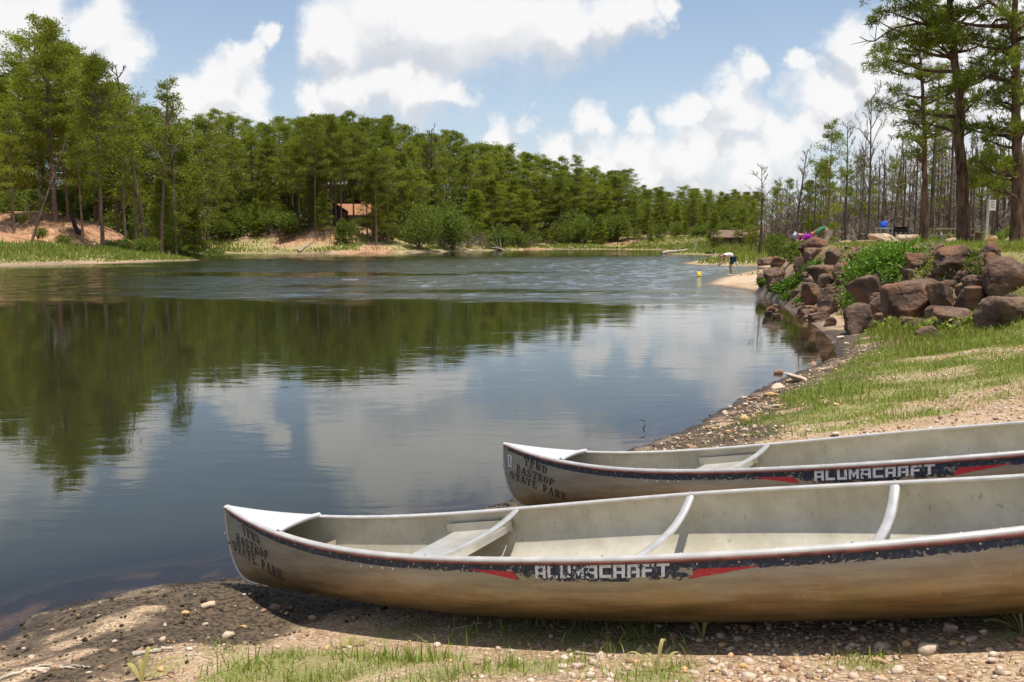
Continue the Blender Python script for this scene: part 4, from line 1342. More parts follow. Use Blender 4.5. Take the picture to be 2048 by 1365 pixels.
BLOCK = {
    'A': [R_(0, 0, .28, 1), R_(.72, 0, 1, 1), R_(.28, .76, .72, 1), R_(.28, .3, .72, .5)],
    'L': [R_(0, 0, .28, 1), R_(.28, 0, .95, .25)],
    'U': [R_(0, 0, .28, 1), R_(.72, 0, 1, 1), R_(.28, 0, .72, .25)],
    'M': [R_(0, 0, .24, 1), R_(.76, 0, 1, 1), [(.24, .62), (.5, .12), (.5, .52), (.24, 1)], [(.5, .12), (.76, .62), (.76, 1), (.5, .52)]],
    'C': [R_(0, 0, .28, 1), R_(.28, .76, 1, 1), R_(.28, 0, 1, .24)],
    'R': [R_(0, 0, .28, 1), R_(.28, .76, 1, 1), R_(.72, .48, 1, .76), R_(.28, .3, 1, .5), R_(.7, 0, .98, .3)],
    'F': [R_(0, 0, .28, 1), R_(.28, .76, 1, 1), R_(.28, .38, .8, .6)],
    'T': [R_(.36, 0, .64, .76), R_(0, .76, 1, 1)]}
STENCIL = {
    'T': [R_(.38, .1, .62, .78), R_(.26, 0, .74, .09), R_(.02, .84, .44, 1), R_(.56, .84, .98, 1), R_(.02, .62, .12, .84), R_(.88, .62, .98, .84)],
    'P': [R_(.14, .1, .38, 1), R_(.04, 0, .5, .09), R_(.46, .88, .72, 1), [(.66, .56), (.92, .6), (.92, .86), (.66, .9)], R_(.46, .45, .72, .57)],
    'W': [[(.16, 0), (.32, 0), (.2, .9), (.0, .9)], [(.32, .08), (.38, .2), (.5, .8), (.42, .8)], [(.56, 0), (.72, 0), (.6, .9), (.42, .9)], [(.74, .08), (.8, .2), (1, .9), (.88, .9)], R_(-.04, .92, .28, 1), R_(.4, .92, .66, 1), R_(.8, .92, 1.05, 1)],
    'D': [R_(.12, .0, .36, 1), R_(.44, .88, .68, 1), R_(.44, 0, .68, .12), [(.66, .14), (.94, .24), (.94, .76), (.66, .86)]],
    'B': [R_(.1, 0, .34, 1), R_(.42, .88, .7, 1), [(.64, .58), (.88, .62), (.88, .84), (.64, .9)], R_(.42, .46, .74, .56), [(.68, .1), (.94, .16), (.94, .4), (.68, .46)], R_(.42, 0, .72, .11)],
    'A': [[(.02, .08), (.14, .08), (.46, .86), (.38, .92)], [(.66, .08), (.92, .08), (.62, 1), (.42, 1)], R_(.3, .28, .56, .38), R_(-.04, 0, .24, .08), R_(.56, 0, 1.0, .08)],
    'S': [R_(.26, .88, .76, 1), [(.06, .62), (.3, .56), (.3, .88), (.06, .84)], [(.12, .52), (.4, .62), (.88, .46), (.6, .36)], [(.68, .12), (.92, .16), (.92, .4), (.68, .44)], R_(.22, 0, .72, .12), R_(.06, .06, .16, .34), R_(.8, .66, .9, .94)],
    'R': [R_(.12, .1, .36, 1), R_(.02, 0, .46, .09), R_(.44, .88, .7, 1), [(.64, .58), (.9, .62), (.9, .86), (.64, .9)], R_(.44, .47, .7, .57), [(.72, .0), (1.0, .0), (.74, .42), (.5, .42)]],
    'O': [[(.06, .24), (.32, .1), (.32, .9), (.06, .76)], [(.68, .1), (.94, .24), (.94, .76), (.68, .9)], R_(.34, .9, .47, 1), R_(.53, .9, .66, 1), R_(.34, 0, .47, .1), R_(.53, 0, .66, .1)],
    'E': [R_(.12, 0, .36, 1), R_(.44, .88, .9, 1), R_(.44, .45, .72, .56), R_(.44, 0, .92, .12), R_(.8, .7, .9, .88), R_(.84, .12, .94, .3)],
    'K': [R_(.1, .1, .34, 1), R_(.0, 0, .44, .09), [(.42, .46), (.52, .38), (.94, .96), (.78, 1)], [(.52, .52), (.66, .6), (1.0, .0), (.74, .0)]]}


def lettering(dc, text, font, quad, wear, gap=.16, wspace=.6):
    """text laid into the side-view quad (top-left, top-right, bottom-right, bottom-left)"""
    tl, tr, br, bl = [np.asarray(p, float) for p in quad]
    total = sum((wspace if ch == ' ' else 1.0) + gap for ch in text) - gap
    x = 0.0
    for ch in text:
        if ch != ' ':
            for poly in font[ch]:
                q = []
                for (a, b) in poly:
                    u = (x + a) / total
                    top, bot = tl + (tr - tl) * u, bl + (br - bl) * u
                    q.append(bot + (top - bot) * b)
                dc.quad(q, wear(u) if callable(wear) else wear)
        x += (wspace if ch == ' ' else 1.0) + gap


def canoe(idx, label, tpwd, bastrop, park, number=None):
    q, ang = CANOES[idx]
    e = empty('canoe', q, label, 'canoe', 'canoes pulled up on the shore')
    e.rotation_euler = Matrix(rot3(*ang).tolist()).to_euler()
    # ---- hull: outer and inner skin in one shell
    half = np.concatenate([np.linspace(0, .12, 14)[:-1], np.linspace(.12, 1, 34)])
    U = np.concatenate([half, 2 - half[::-1][1:]])
    v = 1 - np.linspace(0, 1, 21) ** 1.15
    v[-1] = 0
    nearside = hull_at(U[:, None], v[None, :], -1)
    farside = hull_at(U[:, None], v[::-1][None, 1:], 1)
    O = np.concatenate([nearside, farside], 1)
    nu, nv = O.shape[:2]
    du = np.gradient(O, axis=0)
    dv = np.gradient(O, axis=1)
    N = unit(np.cross(du, dv))
    cen = np.stack([O[..., 0], O[..., 1] * 0, O[..., 2] * 0 + .3], -1)
    sg = np.sign(((O - cen) * N).sum(-1, keepdims=True))
    N = N * np.where(sg == 0, 1, sg)
    I = O - N * .006
    I[:, 0] = O[:, 0] + [0, .006, 0]
    I[:, -1] = O[:, -1] - [0, .006, 0]
    i = np.arange(nu * nv).reshape(nu, nv)
    F = np.stack([i[:-1, :-1].ravel(), i[1:, :-1].ravel(), i[1:, 1:].ravel(), i[:-1, 1:].ravel()], 1)
    mb = MB().add(O.reshape(-1, 3), F, 0)
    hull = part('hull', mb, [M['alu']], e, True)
    k0, k1 = 3, nu - 4
    mi = MB().add(I[k0:k1].reshape(-1, 3), np.stack([i[:k1 - k0 - 1, :-1].ravel(), i[:k1 - k0 - 1, 1:].ravel(), i[1:k1 - k0, 1:].ravel(), i[1:k1 - k0, :-1].ravel()], 1), 0)
    part('lining', mi, M['alu_in'], hull, True)
    # ---- gunwales
    x = np.concatenate([np.linspace(0.004, .5, 16)[:-1], np.linspace(.5, LC - .5, 60), np.linspace(LC - .5, LC - .004, 16)[1:]])
    for side in (-1, 1):
        C = gun_at(x, side)
        for nm, sec, mt in (('gunwale', [(.011, -.013), (.013, -.004), (.010, .005), (-.004, .008), (-.018, .006), (-.022, .001), (-.020, -.006), (-.008, -.010)], 'rail'),
                            ('edge_strip', [(.012, -.019), (.0155, -.017), (.0155, -.008), (.012, -.006)], 'rust')):
            V = np.stack([C + np.array([0, side * a, b]) for a, b in sec], 1)
            ns = len(sec)
            k = np.arange(ns)
            Fq = np.concatenate([np.stack([j * ns + k, j * ns + (k + 1) % ns, (j + 1) * ns + (k + 1) % ns, (j + 1) * ns + k], 1) for j in range(len(x) - 1)])
            o = part(nm, MB().add(V.reshape(-1, 3), Fq), M[mt], rail if nm == 'edge_strip' else e, True)
            if nm == 'gunwale':
                rail = o
    # ---- deck plates with their rolled edge
    for flip in (False, True):
        xs_ = np.linspace(.0, .525, 14)
        t = np.linspace(-1, 1, 9)
        g = gun_at(xs_, 1)
        V = np.stack([np.broadcast_to(xs_[:, None], (14, 9)), g[:, 1:2] * t[None] * .985, g[:, 2:3] + .007 + .014 * (1 - t[None] ** 2) * np.minimum(1, g[:, 1:2] / .1)], -1)
        if flip:
            V[..., 0] = LC - V[..., 0]
        ii = np.arange(14 * 9).reshape(14, 9)
        Fd = np.stack([ii[:-1, :-1].ravel(), ii[1:, :-1].ravel(), ii[1:, 1:].ravel(), ii[:-1, 1:].ravel()], 1)
        dk = part('deck', MB().add(V.reshape(-1, 3), Fd if not flip else Fd[:, ::-1]), M['deck'], e, True)
        xe = .53
        ge = gun_at(np.array([xe]), 1)[0]
        yy = np.linspace(-1, 1, 9) * ge[1] * .97
        pth = np.stack([np.full(9, xe if not flip else LC - xe), yy, ge[2] + .006 + .010 * (1 - (yy / ge[1]) ** 2)], 1)
        part('rolled_edge', MB().tube(pth, .014, 10), M['deck'], dk, True)
        # float chamber wall under the deck
        xb = .60
        vv = np.linspace(0, .8, 12)
        ss = np.full(12, xb / (LC / 2))
        sec = hull_pt(ss, vv)
        sec[:, 0] = xb if not flip else LC - xb
        L_ = sec * [1, -.97, 1]
        Rr = sec * [1, .97, 1]
        ii = np.arange(12)
        part('float_chamber', MB().add(np.vstack([L_, Rr]), np.stack([ii[:-1], ii[1:], 12 + ii[1:], 12 + ii[:-1]], 1)), M['alu_in'], e)
    # ---- seats
    for xa, xb in ((1.27, 1.56), (LC - 1.30, LC - 1.02)):
        xs_ = np.linspace(xa, xb, 9)
        t = np.linspace(-1, 1, 13)
        g = gun_at(xs_, 1)
        dish = -.016 * (1 - np.abs(t) ** 4)[None] * np.sin(np.linspace(.12, 3.02, 9))[:, None]
        V = np.stack([np.broadcast_to(xs_[:, None], (9, 13)), g[:, 1:2] * t[None] * .985, g[:, 2:3] * 0 + g[4, 2] - .085 + dish], -1)
        drop = V.copy()
        drop[..., 2] -= .03
        ii = np.arange(9 * 13).reshape(9, 13)
        mb = MB().add(V.reshape(-1, 3), np.stack([ii[:-1, :-1].ravel(), ii[1:, :-1].ravel(), ii[1:, 1:].ravel(), ii[:-1, 1:].ravel()], 1))
        for edge in (0, -1):
            mb.add(np.vstack([V[edge], drop[edge]]), np.stack([np.arange(12), np.arange(1, 13), 13 + np.arange(1, 13), 13 + np.arange(12)], 1))
        seat = part('seat', mb, M['thwart'], e, True)
        for side in (-1, 1):
            xc = (xa + xb) / 2
            gg = gun_at(np.array([xa - .03, xb + .03]), side)
            V2 = []
            for (gx, gy, gz), zz in ((gg[0], -.05), (gg[1], -.05), (gg[1], -.105), (gg[0], -.105)):
                V2.append((gx, gy * .975 - side * .008, gz + zz))
            V3 = [(a, b - side * .004, c) for a, b, c in V2]
            part('bracket', MB().add(V2 + V3, [[0, 1, 2, 3], [4, 7, 6, 5], [0, 4, 5, 1], [1, 5, 6, 2], [2, 6, 7, 3], [3, 7, 4, 0]]), M['alu_in'], seat)
    # ---- thwarts: flattened tubes that dip in the middle
    for xt, sag in ((1.624, .035), (2.50, .085), (3.37, .085), (LC - 1.02, .03)) if idx == 0 else ((1.655, .03), (LC - 1.36, .03)):
        g = gun_at(np.array([xt]), 1)[0]
        t = np.linspace(-1, 1, 25)
        pz = g[2] - .006 - sag * (1 - np.abs(t) ** 2.6)
        P = np.stack([np.full(25, xt), t * (g[1] - .008), pz], 1)
        hw, hh = .021, .010
        sec = [(hw, 0), (hw * .72, hh * .8), (0, hh), (-hw * .72, hh * .8), (-hw, 0), (-hw * .72, -hh * .8), (0, -hh), (hw * .72, -hh * .8)]
        tg = unit(np.gradient(P, axis=0))
        nz = unit(np.cross(np.broadcast_to([1.0, 0, 0], tg.shape), tg))
        V = np.stack([P + np.array([a, 0, 0]) + nz * b for a, b in sec], 1)
        k = np.arange(8)
        Fq = np.concatenate([np.stack([j * 8 + k, j * 8 + (k + 1) % 8, (j + 1) * 8 + (k + 1) % 8, (j + 1) * 8 + k], 1) for j in range(24)])
        th = part('thwart', MB().add(V.reshape(-1, 3), Fq), M['thwart'], e, True)
        for side in (-1, 1):
            part('rivet', MB().tube([(xt, side * (g[1] - .006), g[2] + .006), (xt, side * (g[1] - .006), g[2] + .0115)], [.006, .004], 8), M['rivet'], th)
    # ---- stem bands, bow eye, rivets
    for flip in (False, True):
        vv = np.linspace(.02, 1, 30)
        sp = hull_pt(np.zeros(30), vv)
        if flip:
            sp[:, 0] = LC - sp[:, 0]
        band = part('stem_band', MB().tube(sp - [(-.004 if flip else .004), 0, 0], .0075, 6), M['rail'], e, True)
        mbr = MB()
        for j in range(3, 29):
            for sd in (-1, 1):
                c = sp[j] + [(-.010 if flip else .010), sd * .0085, 0]
                mbr.tube([c, c + [0, sd * .002, 0]], [.0032, .002], 6)
        o = part('rivets', mbr, M['rivet'], band)
        o['kind'] = 'stuff'
        ex = sp[22] + [(.012 if flip else -.012), 0, 0]
        part('bow_eye', MB().tube([ex + [0, .012 * math.cos(a), .012 * math.sin(a)] for a in np.linspace(0, 6.283, 13)], .004, 5), M['rivet'], e)
    for side in (-1, 1):
        mbr = MB()
        for xr in np.arange(.6, LC - .6, .11):
            g = gun_at(np.array([xr]), side)[0]
            c = g + [0, -side * .014, .0062]
            mbr.tube([c, c + [0, 0, .0022]], [.0042, .0026], 6)
        for xr in np.arange(.25, LC - .25, .145):
            c = on_hull(np.array([xr]), np.array([gun_at(np.array([xr]), 1)[0, 2] - .027]), side, .001)[0]
            mbr.tube([c, c + [0, side * .0026, 0]], [.0045, .0028], 6)
        o = part('rivets', mbr, M['rivet'], hull)
        o['kind'] = 'stuff'
    rv = on_hull(np.array([1.195, 1.27, 1.345, 1.415]), np.array([.300, .2985, .297, .295]), -1, .0)
    rv2 = rv * [1, -1, 1]
    for c in np.vstack([rv, rv2]):
        sd = np.sign(c[1])
        part('rivet', MB().tube([c - [0, sd * .002, 0], c + [0, sd * .002, 0], c + [0, sd * .004, 0]], [.0075, .007, .003], 8), M['rivet'], hull, True)
    # ---- painted trim on both sides, lettering on the near side as photographed (mirrored side hidden)
    for side in (-1, 1):
        st = Decal(.0016)
        xx = np.linspace(.03, LC - .03, 130)
        zg = gun_at(xx, 1)[:, 2]
        for a in range(129):
            w_ = lambda P: .30 + .12 * np.clip((P[:, 0] - .6) / 1.2, 0, 1) - .0
            za, zb = zg[a] - .016, zg[a + 1] - .016
            dpt = .034 if xx[a] > .5 else .022 + .024 * xx[a]
            wq = [(xx[a], za - dpt), (xx[a + 1], zb - dpt), (xx[a + 1], zb), (xx[a], za)]
            st.quad(wq, lambda P, za=za, dpt=dpt: .29 + .10 * np.clip((P[:, 0] - .8) / 1.0, 0, 1) + .13 * (P[:, 1] < za - dpt * .8), 1, 2)
        st.build('painted_stripe', M['navy'], hull, side)
        pn = Decal(.0020)
        pn.quad([(2.13, .262), (2.83, .262), (2.86, .326), (2.12, .326)],
                lambda P: .40 + .17 * np.clip((np.abs(P[:, 0] - 2.49) - .27) / .1, 0, 1) + .12 * np.clip((.285 - P[:, 1]) / .02, 0, 1) - (.05 if idx else 0), 60, 8)
        pn.build('painted_panel', M['navy'], hull, side)
        al = Decal(.0028)
        qd = [(2.205, .323), (2.762, .324), (2.755, .277), (2.200, .275)]
        if side == 1:
            qd = [(LC - a, b) for a, b in qd]
        lettering(al, 'ALUMACRAFT', BLOCK, qd, (lambda u: .40 + .10 * math.sin(math.pi * min(1, u * 2.0)) * (u < .5)) if idx == 0 else .38, gap=.18)
        al.build('lettering', M['white_paint'], hull, side)
        for tri in ([(1.87, .306), (1.872, .3055), (2.119, .266), (2.094, .300)], [(3.075, .300), (3.073, .2995), (2.825, .266), (2.856, .299)]):
            wd = Decal(.0024)
            wd.quad(tri, .36 if idx == 0 else .34, 12, 3)
            wd.build('red_wedge', M['red_paint'], hull, side)
    tx = Decal(.0018)
    wear = .36 if idx == 0 else .28
    lettering(tx, 'TPWD', STENCIL, tpwd, wear, gap=.22)
    lettering(tx, 'BASTROP', STENCIL, bastrop, wear, gap=.22)
    lettering(tx, 'STATE PARK', STENCIL, park, wear, gap=.22, wspace=.8)
    tx.build('stencil_lettering', M['stencil'], hull, -1)
    if number:
        nb = Decal(.0020)
        tl, tr, br, bl = [np.array(p) for p in number]

        def m2(a, b):
            return (bl + (br - bl) * a) * (1 - b) + (tl + (tr - tl) * a) * b
        # white label with the figure 1 left open in it
        for (a0, b0, a1, b1) in ((0, 0, 1, .14), (0, .86, 1, 1), (0, .14, .22, .86), (.62, .24, 1, .86), (.22, .24, .36, .66), (.84, .14, 1, .24)):
            nb.quad([m2(a0, b0), m2(a1, b0), m2(a1, b1), m2(a0, b1)], .30)
        nb.build('number_label', M['white_paint'], hull, -1)
    return e


canoe(0, 'nearest aluminium canoe, its whole bow and three crossbars in view',
      [(.155, .465), (.324, .410), (.332, .357), (.151, .408)], [(.071, .414), (.394, .330), (.364, .272), (.056, .362)], [(.006, .373), (.469, .229), (.433, .162), (.000, .318)])
canoe(1, 'second aluminium canoe lying behind the first, with a white number label at its bow',
      [(.188, .464), (.398, .398), (.385, .350), (.172, .410)], [(.098, .418), (.445, .313), (.422, .269), (.081, .363)], [(.016, .374), (.517, .225), (.497, .173), (.008, .325)],
      [(.022, .487), (.064, .474), (.042, .397), (.006, .404)])

# ------------------------------------------------------------------ boulders
import bmesh


def ico(sub):
    bm = bmesh.new()
    bmesh.ops.create_icosphere(bm, subdivisions=sub, radius=1.0)
    V = np.array([v.co[:] for v in bm.verts])
    F = np.array([[v.index for v in f.verts] for f in bm.faces])
    bm.free()
    return V, F


ICO = {k: ico(k) for k in (1, 2, 3, 4, 5)}


def rock_verts(seed, sub, planes=17, rough=.11, sharp=14.0):
    r = np.random.default_rng(seed)
    V, F = ICO[sub]
    nrm = unit(r.normal(size=(planes, 3)))
    nrm = np.vstack([nrm, [[0, 0, 1], [0, 0, -1]]])
    dd = np.concatenate([r.uniform(.55, .95, planes), [.68, .7]])
    k = np.clip(V @ nrm.T, 0.02, None) / dd
    rad = 1.0 / ((k ** sharp).sum(1) ** (1 / sharp))
    P = V * rad[:, None]
    P = P * (1 + rough * fbm(P + seed * 3.1, 2.2, seed, 4) + .5 * rough * fbm(P + seed, 7.0, seed + 5, 3))[:, None]
    # bedding planes: shallow ledges
    P[:, :2] *= (1 + .03 * np.sign(np.sin(P[:, 2:3] * 13 + seed)) * (.4 + .6 * (fbm(P, 2.0, seed + 9, 2)[:, None] > 0)))
    ext = np.abs(P).max(0)
    return P / ext, F


def rock_material(name, dark, mid, rust, tuft=.0):
    m, nt, out = new_mat(name)
    tc = G(nt, 'ShaderNodeTexCoord').outputs['Object']
    oi = G(nt, 'ShaderNodeObjectInfo').outputs['Random']
    v = G(nt, 'ShaderNodeVectorMath', {0: tc, 1: G(nt, 'ShaderNodeCombineXYZ', {0: math_n(nt, 'MULTIPLY', oi, 40.0)}).outputs[0]}, operation='ADD').outputs[0]
    n1 = G(nt, 'ShaderNodeTexNoise', {'Vector': v, 'Scale': 2.0, 'Detail': 7.0, 'Roughness': .62})
    n2 = G(nt, 'ShaderNodeTexNoise', {'Vector': v, 'Scale': 9.0, 'Detail': 6.0, 'Roughness': .7})
    n3 = G(nt, 'ShaderNodeTexNoise', {'Vector': v, 'Scale': 1.1, 'Detail': 3.0})
    c = mix_c(nt, smooth(nt, n1.outputs[0], .35, .65), dark, mid)
    c = mix_c(nt, math_n(nt, 'MULTIPLY', smooth(nt, math_n(nt, 'ADD', n3.outputs[0], math_n(nt, 'MULTIPLY_ADD', oi, .2, -.1)), .5, .66), .8), c, rust)
    c = mix_c(nt, math_n(nt, 'MULTIPLY', smooth(nt, n2.outputs[0], .56, .7), .5), c, (.06, .045, .035))
    c = mix_c(nt, math_n(nt, 'MULTIPLY', smooth(nt, n2.outputs[0], .28, .36), -.0), c, dark)
    vc = G(nt, 'ShaderNodeTexVoronoi', {'Vector': G(nt, 'ShaderNodeVectorMath', {0: v, 1: G(nt, 'ShaderNodeVectorMath', {0: n1.outputs['Color'], 'Scale': .5}, operation='SCALE').outputs[0]}, operation='ADD').outputs[0], 'Scale': 1.7}, feature='DISTANCE_TO_EDGE')
    crack = smooth(nt, vc.outputs['Distance'], 0.0, 0.09)
    h = math_n(nt, 'ADD', n2.outputs[0], math_n(nt, 'MULTIPLY', n1.outputs[0], 1.5))
    nst = G(nt, 'ShaderNodeTexNoise', {'Vector': G(nt, 'ShaderNodeVectorMath', {0: v, 1: (.9, .9, 3.0)}, operation='MULTIPLY').outputs[0], 'Scale': 2.2, 'Detail': 6.0, 'Roughness': .65, 'Distortion': .6})
    c = mix_c(nt, math_n(nt, 'MULTIPLY', smooth(nt, nst.outputs[0], .5, .66), .3), c, tuple(k * .45 for k in mid))
    c = mix_c(nt, math_n(nt, 'MULTIPLY', smooth(nt, n2.outputs[0], .60, .72), .5), c, (.30, .27, .23))
    h = math_n(nt, 'ADD', h, math_n(nt, 'MULTIPLY', crack, .22))
    h = math_n(nt, 'ADD', h, math_n(nt, 'MULTIPLY', nst.outputs[0], .7))
    b = G(nt, 'ShaderNodeBump', {'Height': h, 'Strength': 1.0, 'Distance': .07})
    p = G(nt, 'ShaderNodeBsdfPrincipled', {'Base Color': c, 'Roughness': .9, 'Specular IOR Level': .2, 'Normal': b.outputs[0]})
    nt.links.new(p.outputs[0], out.inputs[0])
    return m


M['rock'] = rock_material('iron_sandstone', (.09, .056, .042), (.225, .145, .10), (.27, .135, .072))
M['rock_pale'] = rock_material('pale_sandstone', (.42, .29, .18), (.60, .46, .32), (.52, .30, .13))


def boulder(seed, x0, x1, y0, y1, label, mat='rock', deep=.85, dist=None, tilt=0.0, name='boulder', sub=5, sharp=14.0):
    cx = (x0 + x1) / 2
    if dist is None:
        h = ground_hit(cx, y1 - .12 * (y1 - y0), y0=9)
    else:
        h = np.array([at(cx, y1, dist)[0], dist, at(cx, y1, dist)[2]])
    D = h[1]
    w = (x1 - x0) / FPX * D
    hh = (y1 - y0) / FPX * D
    V, F = rock_verts(seed, sub, sharp=sharp)
    V[:, 2] = np.where(V[:, 2] < 0, V[:, 2] * .9, V[:, 2])
    V[:, :2] *= (1 + .12 * np.clip(-V[:, 2:3], 0, 1))
    V = V * np.array([w / 2 * 1.16, w / 2 * deep * 1.2, hh / 2 * 1.36])
    R = np.array(Matrix.Rotation(tilt, 3, 'Y'))
    V = V @ R.T
    o = obj(name, MB().add(V, F).mesh(name, M[mat], False))
    o.data.polygons.foreach_set('use_smooth', np.ones(len(F), bool))
    o.location = (h[0], D + w / 2 * deep * .5, h[2] + hh * .30)
    tag(o, label, 'boulder', 'boulders of the right bank')
    return o


BL = [
    (1970, 2066, 520, 602, 'largest brown boulder at the right edge, overhanging the others'), (1912, 1980, 578, 626, 'rounded brown boulder tucked under the largest one'),
    (1866, 1920, 568, 628, 'boulder with a dark split face between two big brown ones'), (1786, 1882, 570, 648, 'big rust-brown boulder at the middle of the lower row'),
    (1716, 1794, 556, 616, 'dark upright boulder beside the green vines'), (1740, 1784, 598, 638, 'small boulder at the foot of the dark upright one'),
    (1690, 1750, 614, 676, 'pointed brown boulder standing alone near the waterline'), (1638, 1698, 578, 632, 'slanting brown slab left of the vines above the waterline'),
    (1604, 1652, 572, 618, 'wedge-shaped boulder above the pebble edge, left of the slanting slab'), (1624, 1686, 536, 572, 'light brown block in the middle of the left rocks'),
    (1666, 1708, 530, 568, 'brown block touching the right side of the light brown one'), (1600, 1634, 560, 580, 'low flat rock left under the light brown block'),
    (1594, 1644, 498, 528, 'dark ledge rock below the bending people'), (1650, 1696, 503, 538, 'rust-streaked ledge rock right of the dark ledge'),
    (1604, 1664, 478, 504, 'pale-topped rock right in front of the bending people'), (1588, 1618, 517, 560, 'tall narrow rock at the left end of the ledge'),
    (1545, 1572, 517, 542, 'slanted slab at the head of the sandstone apron'), (1518, 1555, 516, 532, 'flat grey rock on the grass behind the apron'),
    (1535, 1572, 540, 578, 'mossy slanting slab on the slope above the pebbles'), (1514, 1538, 550, 574, 'smaller slanting slab left of the mossy one'),
    (1698, 1728, 499, 522, 'rounded rock alone on the tan lawn left of the vines'), (1736, 1768, 498, 526, 'grey rock half grown over above the vines'),
    (1828, 1894, 488, 510, 'long low rock at the edge of the sandy track'), (1816, 1862, 513, 550, 'grey angular boulder right of the vines'),
    (1882, 1956, 494, 544, 'large grey-brown boulder with a pale spot below the track'), (1958, 2018, 488, 528, 'orange-topped boulder on the edge of the track'),
    (1972, 2004, 508, 550, 'reddish rock between the dark bush and the largest boulder'), (1804, 1846, 638, 666, 'small rock under the big rust-brown boulder'),
    (1878, 1966, 620, 660, 'long sloping slab in front of the lower row'), (1962, 2060, 600, 662, 'shaded block under the largest boulder at the right edge'),
    (1836, 1884, 654, 684, 'thin dark slab sticking out of the beach grass'), (1934, 1980, 555, 586, 'brown rock above the rounded boulder'),
    (1594, 1642, 614, 634, 'flat slab at the water edge under the wedge'), (1620, 1660, 628, 646, 'low wet slab beside the flat one at the water edge')]
for i, (x0, x1, y0, y1, lab) in enumerate(BL):
    boulder(400 + i, x0, x1, y0, y1, lab, tilt=random.uniform(-.25, .25), sharp=random.choice([10, 16, 24]))
boulder(450, 1534, 1558, 615, 628, 'small rock standing in the shallow water by the pebbles', dist=25.5)
for i, (x0, x1, y0, y1, D, lab) in enumerate([(1748, 1806, 466, 492, 36, 'pale sandstone block left in the heap beside the track'), (1795, 1840, 468, 494, 38, 'pale sandstone block right in the heap beside the track'),
                                               (1726, 1784, 480, 500, 34, 'flat pale sandstone slab in front of the heap'), (1884, 1938, 476, 492, 37, 'long pale stone bench under the leaning pine'),
                                               (1968, 1996, 471, 487, 37, 'squared orange sandstone block by the signpost'), (2024, 2060, 470, 490, 36, 'brown stone block at the foot of the right-edge pine'),
                                               (1662, 1728, 480, 500, 35, 'low brown stone wall piece right of the bending people'), (1692, 1706, 487, 498, 30, 'tiny tan stone on the lawn')][:7]):
    boulder(460 + i, x0, x1, y0, y1, lab, 'rock_pale', dist=D, name='boulder', sharp=16)
for i, (x0, x1, y0, y1) in enumerate([(1830, 1850, 560, 575), (1700, 1716, 575, 590), (1575, 1590, 560, 572), (1655, 1668, 560, 572), (1760, 1775, 640, 652), (1585, 1600, 585, 597), (1780, 1796, 512, 522), (1945, 1960, 640, 655), (1690, 1702, 492, 500), (1560, 1574, 548, 558), (1720, 1735, 528, 540), (1860, 1880, 545, 558), (1900, 1925, 548, 562)] + [(lambda x, y, w: (x, x + w, y, y + w * .7))(random.uniform(1560, 2040), random.uniform(505, 640), random.uniform(16, 38)) for _ in range(46)] + [(lambda x, y, w: (x, x + w, y, y + w * .6))(random.uniform(1530, 1690), random.uniform(545, 632), random.uniform(9, 22)) for _ in range(30)]):
    boulder(480 + i, x0, x1, y0, y1, 'small brown stone wedged among the larger boulders', sub=4)

# ------------------------------------------------------------------ loose stones and gravel
def pebble_material(name, island):
    m, nt, out = new_mat(name)
    src = G(nt, 'ShaderNodeNewGeometry').outputs['Random Per Island'] if island else G(nt, 'ShaderNodeObjectInfo').outputs['Random']
    cr = nt.nodes.new('ShaderNodeValToRGB')
    nt.links.new(src, cr.inputs[0])
    el = cr.color_ramp.elements
    cols = [(0, (.55, .42, .30)), (.15, (.42, .26, .16)), (.3, (.56, .44, .32)), (.42, (.30, .18, .11)), (.55, (.58, .36, .16)), (.68, (.52, .40, .31)), (.8, (.22, .15, .11)), (.9, (.60, .50, .39)), (1, (.48, .31, .2))]
    el[0].position, el[0].color = cols[0][0], (*cols[0][1], 1)
    el[1].position, el[1].color = cols[-1][0], (*cols[-1][1], 1)
    for p, c in cols[1:-1]:
        e = el.new(p)
        e.color = (*c, 1)
    cr.color_ramp.interpolation = 'CONSTANT'
    pos = G(nt, 'ShaderNodeNewGeometry').outputs['Position']
    n = G(nt, 'ShaderNodeTexNoise', {'Vector': pos, 'Scale': 60.0, 'Detail': 5.0, 'Roughness': .65})
    c = mix_c(nt, math_n(nt, 'MULTIPLY', smooth(nt, n.outputs[0], .4, .7), .45), cr.outputs[0], (.33, .22, .14))
    b = G(nt, 'ShaderNodeBump', {'Height': n.outputs[0], 'Strength': .4, 'Distance': .01})
    p = G(nt, 'ShaderNodeBsdfPrincipled', {'Base Color': c, 'Roughness': .8, 'Specular IOR Level': .3, 'Normal': b.outputs[0]})
    nt.links.new(p.outputs[0], out.inputs[0])
    return m


M['pebble'] = pebble_material('shore_pebble', False)
M['gravel'] = pebble_material('shore_gravel', True)
STONES = []
for i in range(10):
    V, F = rock_verts(600 + i, 3 if i < 5 else 2, planes=9, rough=.05, sharp=6 + i)
    me = MB().add(V, F).mesh('stone', M['pebble'], True)
    STONES.append(me)


def stone(px=None, py=None, wpx=20, flat=.6, xy=None, w=None, mesh=None):
    if xy is None:
        h = ground_hit(px, py)
        x, y, z = h
        w = wpx / FPX * math.hypot(y, CAMH - z)
    else:
        x, y = xy
        z = ground_z(x, y)
    o = obj('stone', mesh or random.choice(STONES), GROUND)
    asp = random.uniform(.65, .95)
    o.scale = (w / 2, w / 2 * asp, w / 2 * flat * random.uniform(.85, 1.15))
    o.rotation_euler = (random.uniform(-.25, .25), random.uniform(-.25, .25), random.uniform(-.5, .5))
    o.location = (x, y, z + o.scale[2] * .22)
    return o


